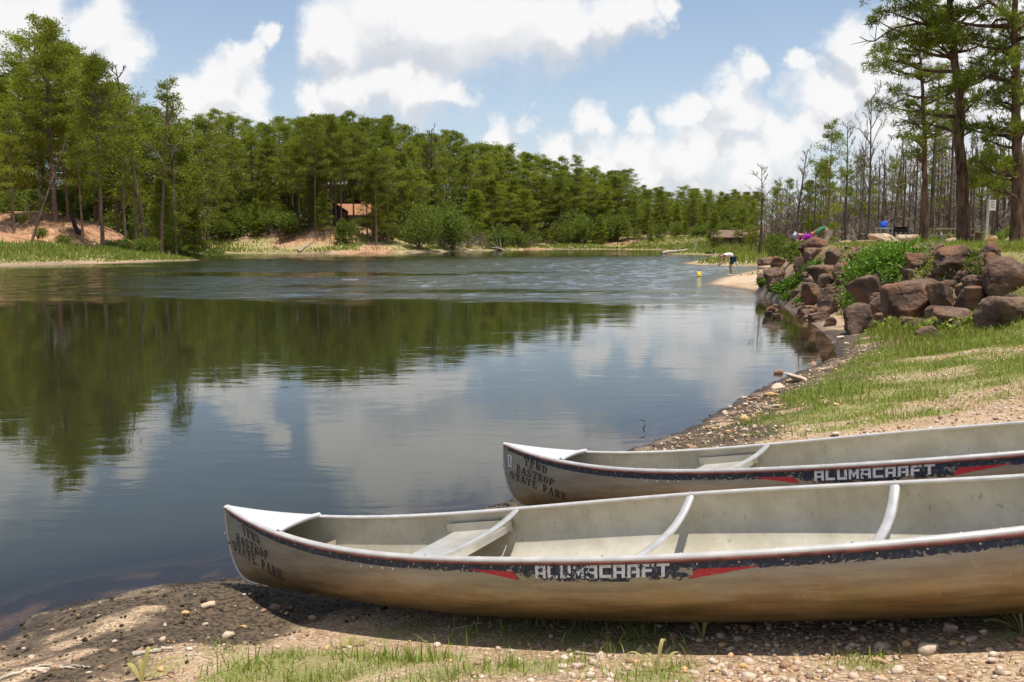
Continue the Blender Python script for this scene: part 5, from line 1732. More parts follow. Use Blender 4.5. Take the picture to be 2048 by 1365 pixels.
for a in [(417, 1222, 30), (370, 1233, 20), (228, 1286, 17), (225, 1307, 20), (285, 1306, 32), (302, 1287, 22), (411, 1255, 15), (454, 1280, 32), (401, 1293, 16), (378, 1302, 14), (321, 1343, 22), (205, 1340, 17), (525, 1225, 15), (551, 1225, 24),
          (490, 1262, 15), (330, 1256, 11), (405, 1270, 10), (82, 1345, 16), (1487, 842, 28), (1449, 830, 22), (1459, 817, 11), (1488, 800, 14), (1507, 801, 13), (1493, 813, 15), (1463, 881, 11), (1449, 856, 10), (1524, 855, 9), (1456, 866, 11), (1490, 864, 18),
          (1419, 872, 14), (1542, 877, 9), (1643, 799, 24), (1646, 809, 24), (1674, 814, 16), (1557, 748, 20), (1626, 733, 20), (1551, 818, 18), (1680, 680, 16), (1692, 690, 12), (1765, 686, 10), (1155, 1340, 26), (1130, 1318, 20), (1178, 1300, 18), (1110, 1310, 20),
          (1475, 1280, 24), (1555, 1283, 20), (1640, 1290, 26), (1760, 1330, 26), (1850, 1310, 48), (1960, 1355, 34), (1760, 1300, 34), (1940, 1285, 30), (1970, 1275, 26), (1905, 1290, 22), (1720, 1345, 22), (1530, 1350, 30), (1500, 1330, 20), (1890, 1330, 18), (1985, 1330, 26)]:
    stone(*a)
# the two flat slabs on the right-hand mud
for px, py, w, me in ((1600, 764, 70, STONES[0]), (1553, 778, 46, STONES[3]), (1546, 794, 38, STONES[1]), (1670, 872, 44, STONES[2])):
    o = stone(px, py, w, .28, mesh=me)


def scatter(n, zone, seed):
    """random points on the near shore, (x, y) with the zone's acceptance"""
    r = np.random.default_rng(seed)
    P = np.column_stack([r.uniform(-2.6, 9.5, n * 4), 2.45 + 14.0 * r.uniform(0, 1, n * 4) ** 1.8])
    P = P[np.abs(P[:, 0]) < P[:, 1] * .60 + .3]
    d = shore_dist(P)
    z = terrain(P)
    m1, m2 = masks(P, d, z)
    keep = r.uniform(size=len(P)) < zone(P, d, m1, m2)
    P, d, z = P[keep][:n], d[keep][:n], z[keep][:n]
    return P, d, z, r


def stones_zone(P, d, m1, m2):
    g = (1 - m1[:, 1]) * (d > .15)
    return np.clip(g * (.14 + .86 * sstep(P[:, 0], -.6, .8)) * (.4 + .6 * (fbm(P, 1.7, 71, 2) > -.1)), 0, 1)


P, d, z, r = scatter(230, lambda P, d, a, b: stones_zone(P, d, a, b) * (P[:, 1] < 4.6), 51)
for (x, y) in P:
    stone(xy=(x, y), w=r.uniform(.028, .062), flat=r.uniform(.5, .8), mesh=STONES[r.integers(0, 10)])


def lump_mass(name, P, z, size, r, mat, flat=.6, sub=1, jitter=.22, sink=.2):
    V0, F0 = ICO[sub]
    n = len(P)
    k = len(V0)
    S = size[:, None] * np.column_stack([r.uniform(.7, 1.15, n), r.uniform(.6, 1, n), r.uniform(.75, 1.2, n) * flat]) / 2
    a = r.uniform(0, 6.28, n)
    V = np.repeat(V0[None], n, 0) * (1 + r.uniform(-jitter, jitter, (n, k, 1)))
    V = V * S[:, None]
    c, s = np.cos(a)[:, None], np.sin(a)[:, None]
    V = np.stack([V[..., 0] * c - V[..., 1] * s, V[..., 0] * s + V[..., 1] * c, V[..., 2] + .25 * V[..., 0] * r.normal(0, .4, (n, 1))], -1)
    V += np.column_stack([P, z + S[:, 2] * (1 - sink) * .6])[:, None]
    F = (F0[None] + (np.arange(n) * k)[:, None, None]).reshape(-1, 3)
    o = obj(name, MB().add(V.reshape(-1, 3), F).mesh(name, mat, True))
    return o


P, d, z, r = scatter(15000, stones_zone, 61)
sz = r.lognormal(math.log(.015), .42, len(P)) * (1 + .06 * P[:, 1])
tag(lump_mass('gravel', P, z, np.clip(sz, .006, .05), r, M['gravel']), 'tan and rusty pebbles scattered over the shore', kind='stuff')
M['mud_clod'] = simple('dark_mud', (.12, .085, .055), .95, var=.5, scale=30, bump=.7, bscale=90, col2=(.05, .036, .026), spec=.15)
P, d, z, r = scatter(11000, lambda P, d, a, b: np.clip(a[:, 0] * 1.6 - .15, 0, 1) * (d > -.04), 62)
sz = r.lognormal(math.log(.011), .5, len(P))
tag(lump_mass('mud', P, z, np.clip(sz, .004, .04), r, M['mud_clod'], flat=.7, jitter=.35), 'dark crumbly mud and drift along the waterline', kind='stuff')

# ------------------------------------------------------------------ sticks on the mud, twig in the water
def stick(pts, rad, label, mat='driftwood', name='stick', cat='stick', group=None):
    W = np.array([ground_hit(px, py) for px, py in pts])
    t = np.linspace(0, len(W) - 1, 4 * len(W))
    L = np.stack([np.interp(t, np.arange(len(W)), W[:, j]) for j in range(3)], 1)
    L += np.random.default_rng(len(pts)).normal(0, rad * .35, L.shape)
    L[:, 2] += rad * .8
    o = obj(name, MB().tube(L - W[0], np.linspace(rad, rad * .5, len(L)), 7).mesh(name, M[mat], True), None, W[0])
    return tag(o, label, cat, group)


stick([(0, 1362), (60, 1345), (120, 1340), (160, 1335), (178, 1342)], .008, 'forked pale driftwood stick on the mud at the lower left corner')
stick([(40, 1348), (85, 1338), (150, 1344)], .006, 'thin pale stick crossing the forked driftwood')
stick([(262, 1318), (310, 1309), (345, 1306)], .012, 'short grey stick among the stones left of the grass')
stick([(902, 1262), (935, 1256), (965, 1250)], .007, 'pale stick lying against the near canoe bottom')
stick([(1150, 1309), (1195, 1313)], .006, 'brown twig on the gravel below the canoe lettering')
c0 = at(1284, 862, 9.2)
c0[2] = 0
tw = MB().tube([(0, 0, -.05), (.02, 0, .02), (.03, 0, .055), (.02, 0, .085), (-.015, 0, .095), (-.03, 0, .085)], [.006, .006, .005, .005, .004, .003], 6)
tag(obj('twig', tw.mesh('twig', M['charred'], True), None, ground_hit(1284, 862)), 'curved dark twig sticking out of the shallow water', 'twig')

# ------------------------------------------------------------------ grass
def blades(mb, P, z, h, w, r, lean=.45, mi=0):
    n = len(P)
    a = r.uniform(0, 6.28, n)
    side = np.stack([np.cos(a), np.sin(a), np.zeros(n)], 1)
    b = r.uniform(0, 6.28, n)
    ln = np.abs(r.normal(0, lean, n))
    dirn = np.stack([np.cos(b) * ln, np.sin(b) * ln, np.ones(n)], 1)
    base = np.column_stack([P, z - .01])
    h = np.broadcast_to(h, (n,))[:, None]
    w = np.broadcast_to(w, (n,))[:, None]
    mid = base + unit(dirn) * h * .55
    tip = mid + unit(dirn * [1.9, 1.9, 1] + [0, 0, -.25 * 0]) * h * .5
    V = np.stack([base - side * w * .5, base + side * w * .5, mid + side * w * .4, mid - side * w * .4, tip], 1)
    i = np.arange(n)[:, None] * 5
    mb.add(V.reshape(-1, 3), np.concatenate([i + [0, 1, 2, 3]]), mi)
    mb.f.append(np.concatenate([i + [3, 2, 4]]) + (mb.n - 5 * n))
    mb.m.append(np.full(n, mi))


r = np.random.default_rng(91)
# near turf: short blades in tufts, where the ground mask carries grass
N = 340000
P = np.column_stack([r.uniform(-2.6, 10.5, N), 2.45 + 15.0 * r.uniform(0, 1, N) ** 1.9])
P = P[np.abs(P[:, 0]) < P[:, 1] * .60 + .3]
d = shore_dist(P)
z = terrain(P)
m1, m2 = masks(P, d, z)
g = m1[:, 1] * (.35 + .9 * sstep(fbm(P, 4.5, 77, 3), -.25, .35))
# keep the blades out of the hulls
keep = r.uniform(size=len(P)) < np.clip(g, 0, 1)
for q, a in CANOES:
    R = rot3(*a)
    Lc = (np.column_stack([P, z]) - np.array(q)) @ R
    keep &= ~((Lc[:, 0] > .0) & (Lc[:, 0] < 5.2) & (np.abs(Lc[:, 1]) < .40 * np.clip(Lc[:, 0] / .9, .2, 1)))
P, z, d = P[keep], z[keep], d[keep]
far = sstep(P[:, 1], 5, 12)
clump = np.clip(.75 + 1.1 * fbm(P, 3.0, 79, 2), .3, 1.7)
turf = MB()
blades(turf, P, z, r.uniform(.018, .05, len(P)) * clump * (1 + 1.1 * far), .0024 + .006 * far, r, .9)
# fine turf right at the viewer's feet
N = 150000
Q = np.column_stack([r.uniform(-2.4, 2.6, N), r.uniform(2.5, 5.2, N)])
Q = Q[np.abs(Q[:, 0]) < Q[:, 1] * .6 + .2]
dq, zq = shore_dist(Q), terrain(Q)
gq = masks(Q, dq, zq)[0][:, 1] * (.15 + 1.2 * sstep(fbm(Q, 7.0, 78, 3), -.2, .4))
k = r.uniform(size=len(Q)) < np.clip(gq, 0, 1) * .7
for q, a in CANOES:
    Lc = (np.column_stack([Q, zq]) - np.array(q)) @ rot3(*a)
    k &= ~((Lc[:, 0] > .0) & (Lc[:, 0] < 5.2) & (np.abs(Lc[:, 1]) < .40 * np.clip(Lc[:, 0] / .9, .2, 1)))
Q, zq = Q[k], zq[k]
blades(turf, Q, zq, r.uniform(.025, .085, len(Q)) * np.clip(.7 + 1.3 * fbm(Q, 6.0, 79, 2), .25, 1.8), .0032, r, 1.1)
# dense turf of the slope behind the canoes
N = 300000
Q = np.column_stack([r.uniform(1.2, 11, N), r.uniform(7.5, 18, N)])
Q = Q[(np.abs(Q[:, 0]) < Q[:, 1] * .6 + .2)]
dq, zq = shore_dist(Q), terrain(Q)
gq = masks(Q, dq, zq)[0][:, 1] * (.4 + 1.1 * sstep(fbm(Q, 2.6, 76, 3), -.3, .35))
k = (r.uniform(size=len(Q)) < np.clip(gq, 0, 1)) & (dq > .4)
for q, a in CANOES:
    Lc = (np.column_stack([Q, zq]) - np.array(q)) @ rot3(*a)
    k &= ~((Lc[:, 0] > .0) & (Lc[:, 0] < 5.2) & (np.abs(Lc[:, 1]) < .45))
Q, zq = Q[k], zq[k]
blades(turf, Q, zq, r.uniform(.03, .10, len(Q)) * np.clip(.7 + 1.2 * fbm(Q, 1.8, 75, 2), .3, 1.8), .0075, r, 1.0)
# longer single tufts
spots = [(1275, 1285, 40, .11), (1320, 1300, 16, .09), (1250, 1272, 24, .09), (940, 1275, 30, .11), (1050, 1262, 36, .10), (1150, 1262, 26, .10), (850, 1325, 60, .12), (560, 1330, 40, .11), (470, 1345, 30, .13), (740, 1320, 50, .11), (1000, 1340, 30, .10),
         (1740, 1320, 160, .055), (1850, 700, 40, .2), (1950, 680, 40, .22), (2010, 665, 40, .25), (1800, 665, 40, .22), (1730, 690, 40, .2), (1690, 790, 30, .18), (1760, 800, 40, .16), (1870, 800, 40, .15), (1640, 815, 30, .16), (1670, 770, 30, .2), (1900, 660, 50, .28), (1975, 655, 50, .28), (1840, 660, 30, .25), (2035, 640, 50, .3)]
for px, py, n, h in spots:
    c = ground_hit(px, py)
    s = .035 + .008 * c[1]
    Q = c[:2] + r.normal(0, s, (n, 2))
    blades(turf, Q, terrain(Q), r.uniform(.4, 1.1, n) * h * .8, .0028 + .0012 * c[1], r, .75)
tag(obj('grass', turf.mesh('grass', M['grass'])), 'bright short grass in patches on the near shore', kind='stuff')

# broad-bladed plants standing out of the turf
def leafy_plant(px, py, leaves, label, seed):
    c = ground_hit(px, py)
    r = np.random.default_rng(seed)
    e = empty('grass_plant', c, label, 'plant')
    for (ang, L, w, rise) in leaves:
        t = np.linspace(0, 1, 8)
        x = np.cos(ang) * L * t
        y = np.sin(ang) * L * t * .6
        zz = rise * (t - .55 * t ** 3) * L * 1.6 - .01
        wv = w * np.sin(np.clip(t * 3.1, 0, 3.1) ** .8) * .5 + .0015
        nx, ny = -np.sin(ang), np.cos(ang)
        A = np.stack([x + nx * wv, y + ny * wv, zz + .3 * wv], 1)
        B = np.stack([x, y, zz - .1 * wv], 1)
        C = np.stack([x - nx * wv, y - ny * wv, zz + .3 * wv], 1)
        i = np.arange(7)
        mb = MB().add(np.vstack([A, B, C]), np.concatenate([np.stack([i, i + 1, i + 9, i + 8], 1), np.stack([i + 8, i + 9, i + 17, i + 16], 1)]))
        part('leaf', mb, M['grass'], e, True)
    return e


leafy_plant(285, 1364, [(2.5, .10, .016, .8), (.6, .15, .012, .7), (1.4, .10, .014, 1.5), (.2, .09, .01, .5), (1.9, .08, .012, 1.2)], 'broad-leaved grass plant at the bottom edge left of the turf', 1)
leafy_plant(1312, 1345, [(1.2, .10, .009, 1.2), (.4, .09, .008, .9), (2.7, .10, .008, .8), (2.0, .06, .008, 1.2)], 'single broad-leaved sprout below the canoe lettering', 2)
leafy_plant(2046, 1268, [(2.7, .24, .014, .5), (2.3, .17, .012, 1.0), (3.0, .12, .02, .4), (1.6, .16, .012, 1.1), (2.9, .2, .01, .75)], 'arching grass plant touching the canoe at the right edge', 3)
leafy_plant(1405, 1278, [(1.2, .09, .014, 1.2), (2.2, .07, .012, 1.1)], 'small sprout at the edge of the canoe shadow', 4)
leafy_plant(700, 1296, [(.4, .07, .02, .6), (2.2, .07, .022, .6), (3.6, .06, .02, .5), (1.4, .06, .02, 1.0)], 'small broad-leaved weed on the mud in front of the bow', 5)

# right bank: lawn, tufts among the rocks
N = 150000
P = np.column_stack([r.uniform(4, 24, N), r.uniform(13, 34, N)])
d = shore_dist(P)
z = terrain(P)
m1, m2 = masks(P, d, z)
k = (r.uniform(size=N) < np.clip(m1[:, 1] * (.25 + 1.2 * sstep(fbm(P, .9, 83, 3), -.1, .4)), 0, 1)) & (d > .6) & (np.abs(P[:, 0]) < P[:, 1] * .6)
P, z = P[k], z[k]
bank = MB()
blades(bank, P, z, r.uniform(.10, .30, len(P)) * np.clip(.6 + 1.2 * fbm(P, .8, 85, 2), .25, 1.6), .018, r, .5)
tag(obj('grass', bank.mesh('grass', M['grass'])), 'rough grass between the boulders of the right bank', kind='stuff')

# meadows of the far shores
N = 150000
P = np.column_stack([r.uniform(-75, 62, N), r.uniform(46, 205, N)])
P = P[np.abs(P[:, 0]) < P[:, 1] * .60]
d = shore_dist(P)
k = (d > .6) & (d < 40)
P, d = P[k], d[k]
z = terrain(P)
m1, m2 = masks(P, d, z)
k = r.uniform(size=len(P)) < np.clip(m1[:, 1] * 1.2, 0, 1) * np.where((P[:, 0] > 8) | (d < 14), 1, .3)
P, z, d = P[k], z[k], d[k]
tall = np.clip(.5 + 1.1 * fbm(P, .18, 87, 3), .12, 1.2) * sstep(d, .3, 3.5) + .10
md = MB()
blades(md, P, z, tall * r.uniform(.5, 1.1, len(P)) * .95, .05 + .0007 * P[:, 1], r, .35)
N = 60000
P = np.column_stack([r.uniform(-62, -24, N), r.uniform(62, 104, N)])
d = shore_dist(P)
k = (d > .5) & (d < 13) & (np.abs(P[:, 0]) < P[:, 1] * .60)
P, d = P[k], d[k]
z = terrain(P)
k = r.uniform(size=len(P)) < masks(P, d, z)[0][:, 1]
P, z, d = P[k], z[k], d[k]
blades(md, P, z, np.clip(.4 + .9 * fbm(P, .3, 88, 3), .1, 1.0) * sstep(d, 0, 3) + .08, .07, r, .6)
# dry straw-coloured grass higher up
tag(obj('grass', md.mesh('grass', M['meadow'])), 'lush green meadow grass along the far shores', kind='stuff')
N = 30000
P = np.column_stack([r.uniform(-60, 60, N), r.uniform(60, 215, N)])
P = P[np.abs(P[:, 0]) < P[:, 1] * .60]
d = shore_dist(P)
P = P[(d > 6) & (d < 26) & (fbm(P, .1, 89, 2) > .02)]
z = terrain(P)
dm = MB()
blades(dm, P, z, r.uniform(.4, 1.1, len(P)), .08, r, .35)
tag(obj('dry_grass', dm.mesh('dry_grass', M['drygrass'])), 'straw-coloured dry grass above the far meadows', kind='stuff')


# ------------------------------------------------------------------ creepers and bushes on the rocks
def creeper(name, spots, leaf, n, label, mat='vine', seed=1, cat='plant'):
    r = np.random.default_rng(seed)
    C, D = [], []
    st = MB()
    hits = [ground_hit(px, py, y0=9) for px, py, _ in spots]
    base = np.array(hits[0])
    for h, (px, py, rp) in zip(hits, spots):
        R = rp / FPX * h[1]
        m = int(n * (R / .5) ** 2)
        q = r.normal(0, .5, (m, 3)) * [R, R * .9, R * .45]
        c = h + q
        c[:, 2] = np.maximum(c[:, 2], terrain(c[:, :2])) + r.uniform(.02, .34, m) * min(1, R / .5)
        C.append(c - base)
        D.append(unit(r.normal(0, .7, (m, 3)) + [0, -.2, .35]))
        for j in range(6):
            e = h + r.normal(0, .5, 3) * [R, R, .1]
            e[2] = ground_z(e[0], e[1]) + .2
            st.tube(bez(h - [0, 0, .05], (h + e) / 2 + [0, 0, .2], e, 5) - base, [.012, .01, .008, .006, .004], 4, caps=False)
    C, D = np.vstack(C), np.vstack(D)
    ln = r.uniform(.7, 1.3, len(C)) * leaf
    e = empty(name, base, label, cat)
    part('stems', st, M['dead'], e)
    part('leaves', MB().kites(C, D, ln, ln * .6), M[mat], e)
    return e


creeper('creeper', [(1745, 560, 46), (1770, 545, 44), (1800, 535, 42), (1830, 528, 30), (1760, 520, 26), (1715, 580, 34), (1708, 605, 26), (1712, 560, 26), (1790, 560, 30), (1735, 535, 30), (1700, 620, 18)], .085, 900, 'bright green leafy creeper spreading over the middle of the rocks', seed=11)
creeper('bush', [(1588, 520, 18), (1585, 505, 16), (1590, 495, 14), (1600, 530, 14)], .10, 1500, 'upright green bush at the left end of the rock ledge', mat='leaf', seed=12, cat='bush')
creeper('bush', [(1952, 540, 22), (1948, 522, 20), (1958, 555, 18)], .07, 1500, 'dark green bush between the grey-brown boulder and the largest one', mat='leaf', seed=13, cat='bush')
creeper('weeds', [(1620, 590, 16), (1585, 580, 20), (1560, 585, 16), (1550, 560, 12), (1612, 548, 14), (1650, 600, 14), (1630, 540, 14), (1575, 600, 14), (1600, 610, 12), (1530, 575, 12), (1600, 565, 16), (1545, 590, 10)], .075, 2200, 'low green weeds between the left rocks', seed=14)
creeper('weeds', [(1870, 540, 26), (1900, 560, 24), (1850, 560, 20), (1925, 600, 12), (1860, 525, 16), (1800, 590, 14)], .06, 700, 'yellow-green weeds between the right boulders', mat='grass', seed=15)
creeper('weeds', [(1780, 660, 22), (1820, 672, 20), (1870, 668, 24), (1700, 640, 16), (1665, 625, 12), (1920, 662, 26), (1960, 655, 26), (2010, 645, 30), (1750, 665, 16), (2045, 640, 26)], .10, 500, 'bladed weeds along the foot of the boulders', mat='grass', seed=16)

# ------------------------------------------------------------------ driftwood and stumps of the far shores
def log_at(p0, p1, rad, label, mat='driftwood', branches=0, name='driftwood_log'):
    r = np.random.default_rng(abs(int(p0[0] * 7)))
    A, B = np.array(p0, float), np.array(p1, float)
    L = np.linspace(0, 1, 7)[:, None] * (B - A)
    L += r.normal(0, rad * .4, L.shape)
    mb = MB().tube(L, np.linspace(rad, rad * .5, 7), 8)
    e = empty(name, A, label, 'log', 'driftwood on the shores')
    part('stem', mb, M[mat], e, True)
    for i in range(branches):
        q = L[r.integers(1, 6)]
        d_ = unit(r.normal(size=3) + [0, 0, .8]) * np.linalg.norm(B - A) * r.uniform(.12, .3)
        part('branch', MB().tube(bez(q, q + d_ * .5 + r.normal(0, .05, 3), q + d_, 4), np.linspace(rad * .4, rad * .1, 4), 5), M[mat], e, True)
    return e


def gp(px, py, dz=0.0):
    h = ground_hit(px, py, y0=20)
    return (h[0], h[1], h[2] + dz)


log_at(gp(596, 505, .2), gp(626, 501, 1.1), .22, 'pale log propped at the water edge left of the cabin slope', branches=3)
log_at(gp(200, 517, .1), gp(232, 518, .1), .09, 'thin bent driftwood branch on the left grass spit', branches=1)
log_at(gp(258, 519, .08), gp(292, 516, .1), .08, 'straight driftwood pole on the left grass spit')
log_at(gp(355, 499, .5), gp(408, 513, .1), .13, 'long fallen pole sloping to the tip of the left spit', branches=1)
log_at(gp(140, 480, .3), gp(200, 494, .2), .12, 'dark fallen branch at the foot of the orange bank', 'burnt', 3)
log_at(gp(158, 472, .1), np.array(gp(158, 472)) + [-.8, 0, 2.0], .28, 'charred stump leaning on the orange bank', 'charred', 2, 'burnt_stump')
log_at((20.8, 128, .25), (24.5, 130, .55), .22, 'bleached fallen tree on the spit at the end of the lake', branches=6)
log_at((24.8, 127, .2), (25.6, 127, 2.6), .10, 'bleached forked snag standing on the far spit', branches=2)
log_at(gp(1412, 509, .05), np.array(gp(1426, 509)) + [0, 0, .25], .3, 'dark stump lying at the water edge of the far meadow', 'charred', 1)
log_at(gp(925, 502, .2), gp(950, 505, .05), .12, 'fallen grey branch on the far waterline', branches=3)
log_at(gp(985, 500, .5), gp(1012, 503, .05), .12, 'grey driftwood sloping into the water on the far shore', branches=3)
for i, (px, py) in enumerate([(1135, 500), (1160, 499), (1220, 498), (1260, 498)]):
    log_at(gp(px, py - 3, .1), gp(px + 14, py - 2, .2), .12, '%s small driftwood piece from the left on the far mud flat' % ORD[i], branches=2)

# yellow float on the lake
fl = np.array([at(1398, 556, 49.5)[0], 49.5, 0.0])
e = empty('float', fl,  'bright yellow float on the water left of the bent person', 'float')
M['yellow'] = simple('yellow_plastic', (.85, .62, .02), .35, var=.08, scale=8)
M['yellow_pale'] = simple('pale_yellow_plastic', (.85, .78, .35), .35, var=.08, scale=8)
V, F = ICO[3]
b = V * [.15, .14, .15]
b[:, 0] *= (1 + .25 * np.clip(V[:, 2], 0, 1))
part('body', MB().add(b + [0, 0, .10], F), M['yellow'], e, True)
for s in (-1, 1):
    part('lobe', MB().add(V * [.075, .07, .085] + [s * .085, 0, .235], F), M['yellow'], e, True)
e.scale = (.8, .8, .8)
part('collar', MB().tube([(.165 * math.cos(a), .155 * math.sin(a), .05) for a in np.linspace(0, 6.283, 20)], .022, 6), M['yellow_pale'], e, True)

# ------------------------------------------------------------------ picnic site by the track
M['grey_metal'] = simple('grey_post_metal', (.42, .44, .43), .5, metal=.4, var=.12)
M['black_metal'] = simple('black_grill', (.015, .015, .015), .5, metal=.3, var=.2)
M['blue'] = simple('blue_plastic', (.015, .10, .62), .4, var=.25, scale=10, bump=.8, bscale=14)
M['white_sheet'] = simple('notice_sheet', (.62, .62, .58), .7, var=.1)
M['table_wood'] = simple('weathered_planks', (.30, .21, .13), .85, var=.3, scale=3, stretch=(1, 8, 8))
M['ink'] = simple('dark_print', (.08, .08, .08), .8, var=.1)


def base_at(px, D, py=481):
    x = at(px, py, D)[0]
    return np.array([x, D, ground_z(x, D)])


# signpost: leaning metal post with a notice board
c = base_at(1972, 38)
e = empty('signpost', c, 'leaning grey metal post with a pale notice board between the two large pines', 'signpost')
top = at(1978, 398, 38) - c
part('post', MB().tube([(0, 0, -.2), top * .5, top], [.055, .055, .055], 8), M['grey_metal'], e, True)
sg = part('board', MB().box(top + [.12, -.07, -.26], (.26, .03, .42)), M['white_sheet'], e)
for k in range(4):
    part('print_line', MB().box(top + [.12, -.088, -.12 - .08 * k], (.18 - .03 * (k % 2), .004, .022)), M['ink'], sg)

# barbecue grill beside a small table with a blue bag
c = base_at(1768, 42)
zt = at(1765, 457, 42)[2] - c[2]
e = empty('picnic_table', c, 'small grey table under the blue bag behind the pale rocks', 'table')
part('tabletop', MB().box((0, 0, zt), (.60, .55, .04)), M['grey_metal'], e)
for sx in (-1, 1):
    for sy in (-1, 1):
        part('leg', MB().tube([(sx * .26, sy * .22, -.1), (sx * .26, sy * .22, zt - .02)], .018, 6), M['grey_metal'], e)
V, F = rock_verts(900, 4, planes=9, rough=.16, sharp=5)
o = obj('bag', MB().add(V * [.24, .2, .17], F).mesh('bag', M['blue'], True), None, c + [0, 0, zt + .17])
tag(o, 'crumpled bright blue bag on the small table', 'bag')
part('knot', MB().tube([(0, 0, .15), (.02, 0, .2), (.05, 0, .24)], [.05, .02, .045], 7), M['blue'], o, True)
c = base_at(1796, 42.5)
zt = at(1796, 466, 42.5)[2] - c[2]
e = empty('barbecue_grill', c, 'black box grill on a post right of the blue bag', 'grill')
part('post', MB().tube([(0, 0, -.1), (0, 0, zt + .05)], .05, 8), M['black_metal'], e, True)
bx = MB()
for (cx, cy, cz, sx, sy, sz) in ((0, 0, zt + .03, .62, .45, .03), (-.30, 0, zt + .15, .03, .45, .24), (.30, 0, zt + .15, .03, .45, .24), (0, .22, zt + .15, .62, .03, .24), (0, -.22, zt + .11, .62, .03, .16)):
    bx.box((cx, cy, cz), (sx, sy, sz))
part('firebox', bx, M['black_metal'], e)
for k in range(7):
    part('grate_bar', MB().tube([(-.29, -.19 + .063 * k, zt + .25), (.29, -.19 + .063 * k, zt + .25)], .009, 5), M['black_metal'], e)


def picnic_bench(px, D, w, label):
    c = base_at(px, D)
    e = empty('picnic_bench', c, label, 'bench', None, .1)
    for k in range(4):
        part('plank', MB().box((0, -.3 + .2 * k, .74), (w, .18, .045)), M['table_wood'], e)
    for s in (-1, 1):
        part('seat', MB().box((0, s * .7, .44), (w, .24, .045)), M['table_wood'], e)
        part('frame', MB().tube([(s * w * .36, -.75, -.02), (s * w * .36, -.2, .72), (s * w * .36, .2, .72), (s * w * .36, .75, -.02)], .035, 6).tube([(s * w * .36, -.72, .41), (s * w * .36, .72, .41)], .03, 6), M['grey_metal'], e)
    return e


picnic_bench(1900, 46, 1.9, 'wooden picnic bench behind the leaning pine')
# stump beside the signpost
c = base_at(1957, 38.5)
mb = MB().tube([(0, 0, -.1), (0, 0, .25), (.01, 0, .5)], [.17, .14, .15], 12)
e = empty('tree_stump', c, 'short brown stump left of the signpost', 'stump')
part('trunk', mb, M['bark_near'], e)
part('cut_top', MB().tube([(.01, 0, .501), (.01, 0, .512)], [.14, .135], 12), M['table_wood'], e)
# pale can on the low wall
c = at(1679, 500, 33.5)
mb = MB().tube([(0, 0, 0), (0, 0, .015), (0, 0, .17), (0, 0, .19)], [.032, .036, .036, .03], 12)
c[2] = max(ground_z(c[0], 33.5), c[2])
e = empty('bottle', c, 'pale bottle standing right of the bending people', 'bottle')
part('body', mb, M['white_sheet'], e, True)
part('cap', MB().tube([(0, 0, .19), (0, 0, .23)], [.015, .015], 10), M['blue'], e, True)


# ------------------------------------------------------------------ people
def cloth(name, c, var=.15):
    return simple(name, c, .9, var=var, scale=9, bump=.5, bscale=16, spec=.1)


M['skin'] = simple('skin', (.50, .27, .18), .6, var=.08, scale=9)
M['skin_red'] = simple('sunburnt_skin', (.52, .20, .15), .6, var=.08, scale=9)


def skinned(name, verts, edges, radii, mat, parent, sub=2):
    me = bpy.data.meshes.new(name)
    me.from_pydata([tuple(v) for v in verts], edges, [])
    me.materials.append(mat)
    o = obj(name, me, parent)
    md = o.modifiers.new('Skin', 'SKIN')
    md.use_smooth_shade = True
    sv = me.skin_vertices[0].data
    for i, rr in enumerate(radii):
        sv[i].radius = (rr, rr) if np.isscalar(rr) else rr
        sv[i].use_root = (i == 0)
    sb = o.modifiers.new('Subdivision', 'SUBSURF')
    sb.levels = sb.render_levels = sub
    return o


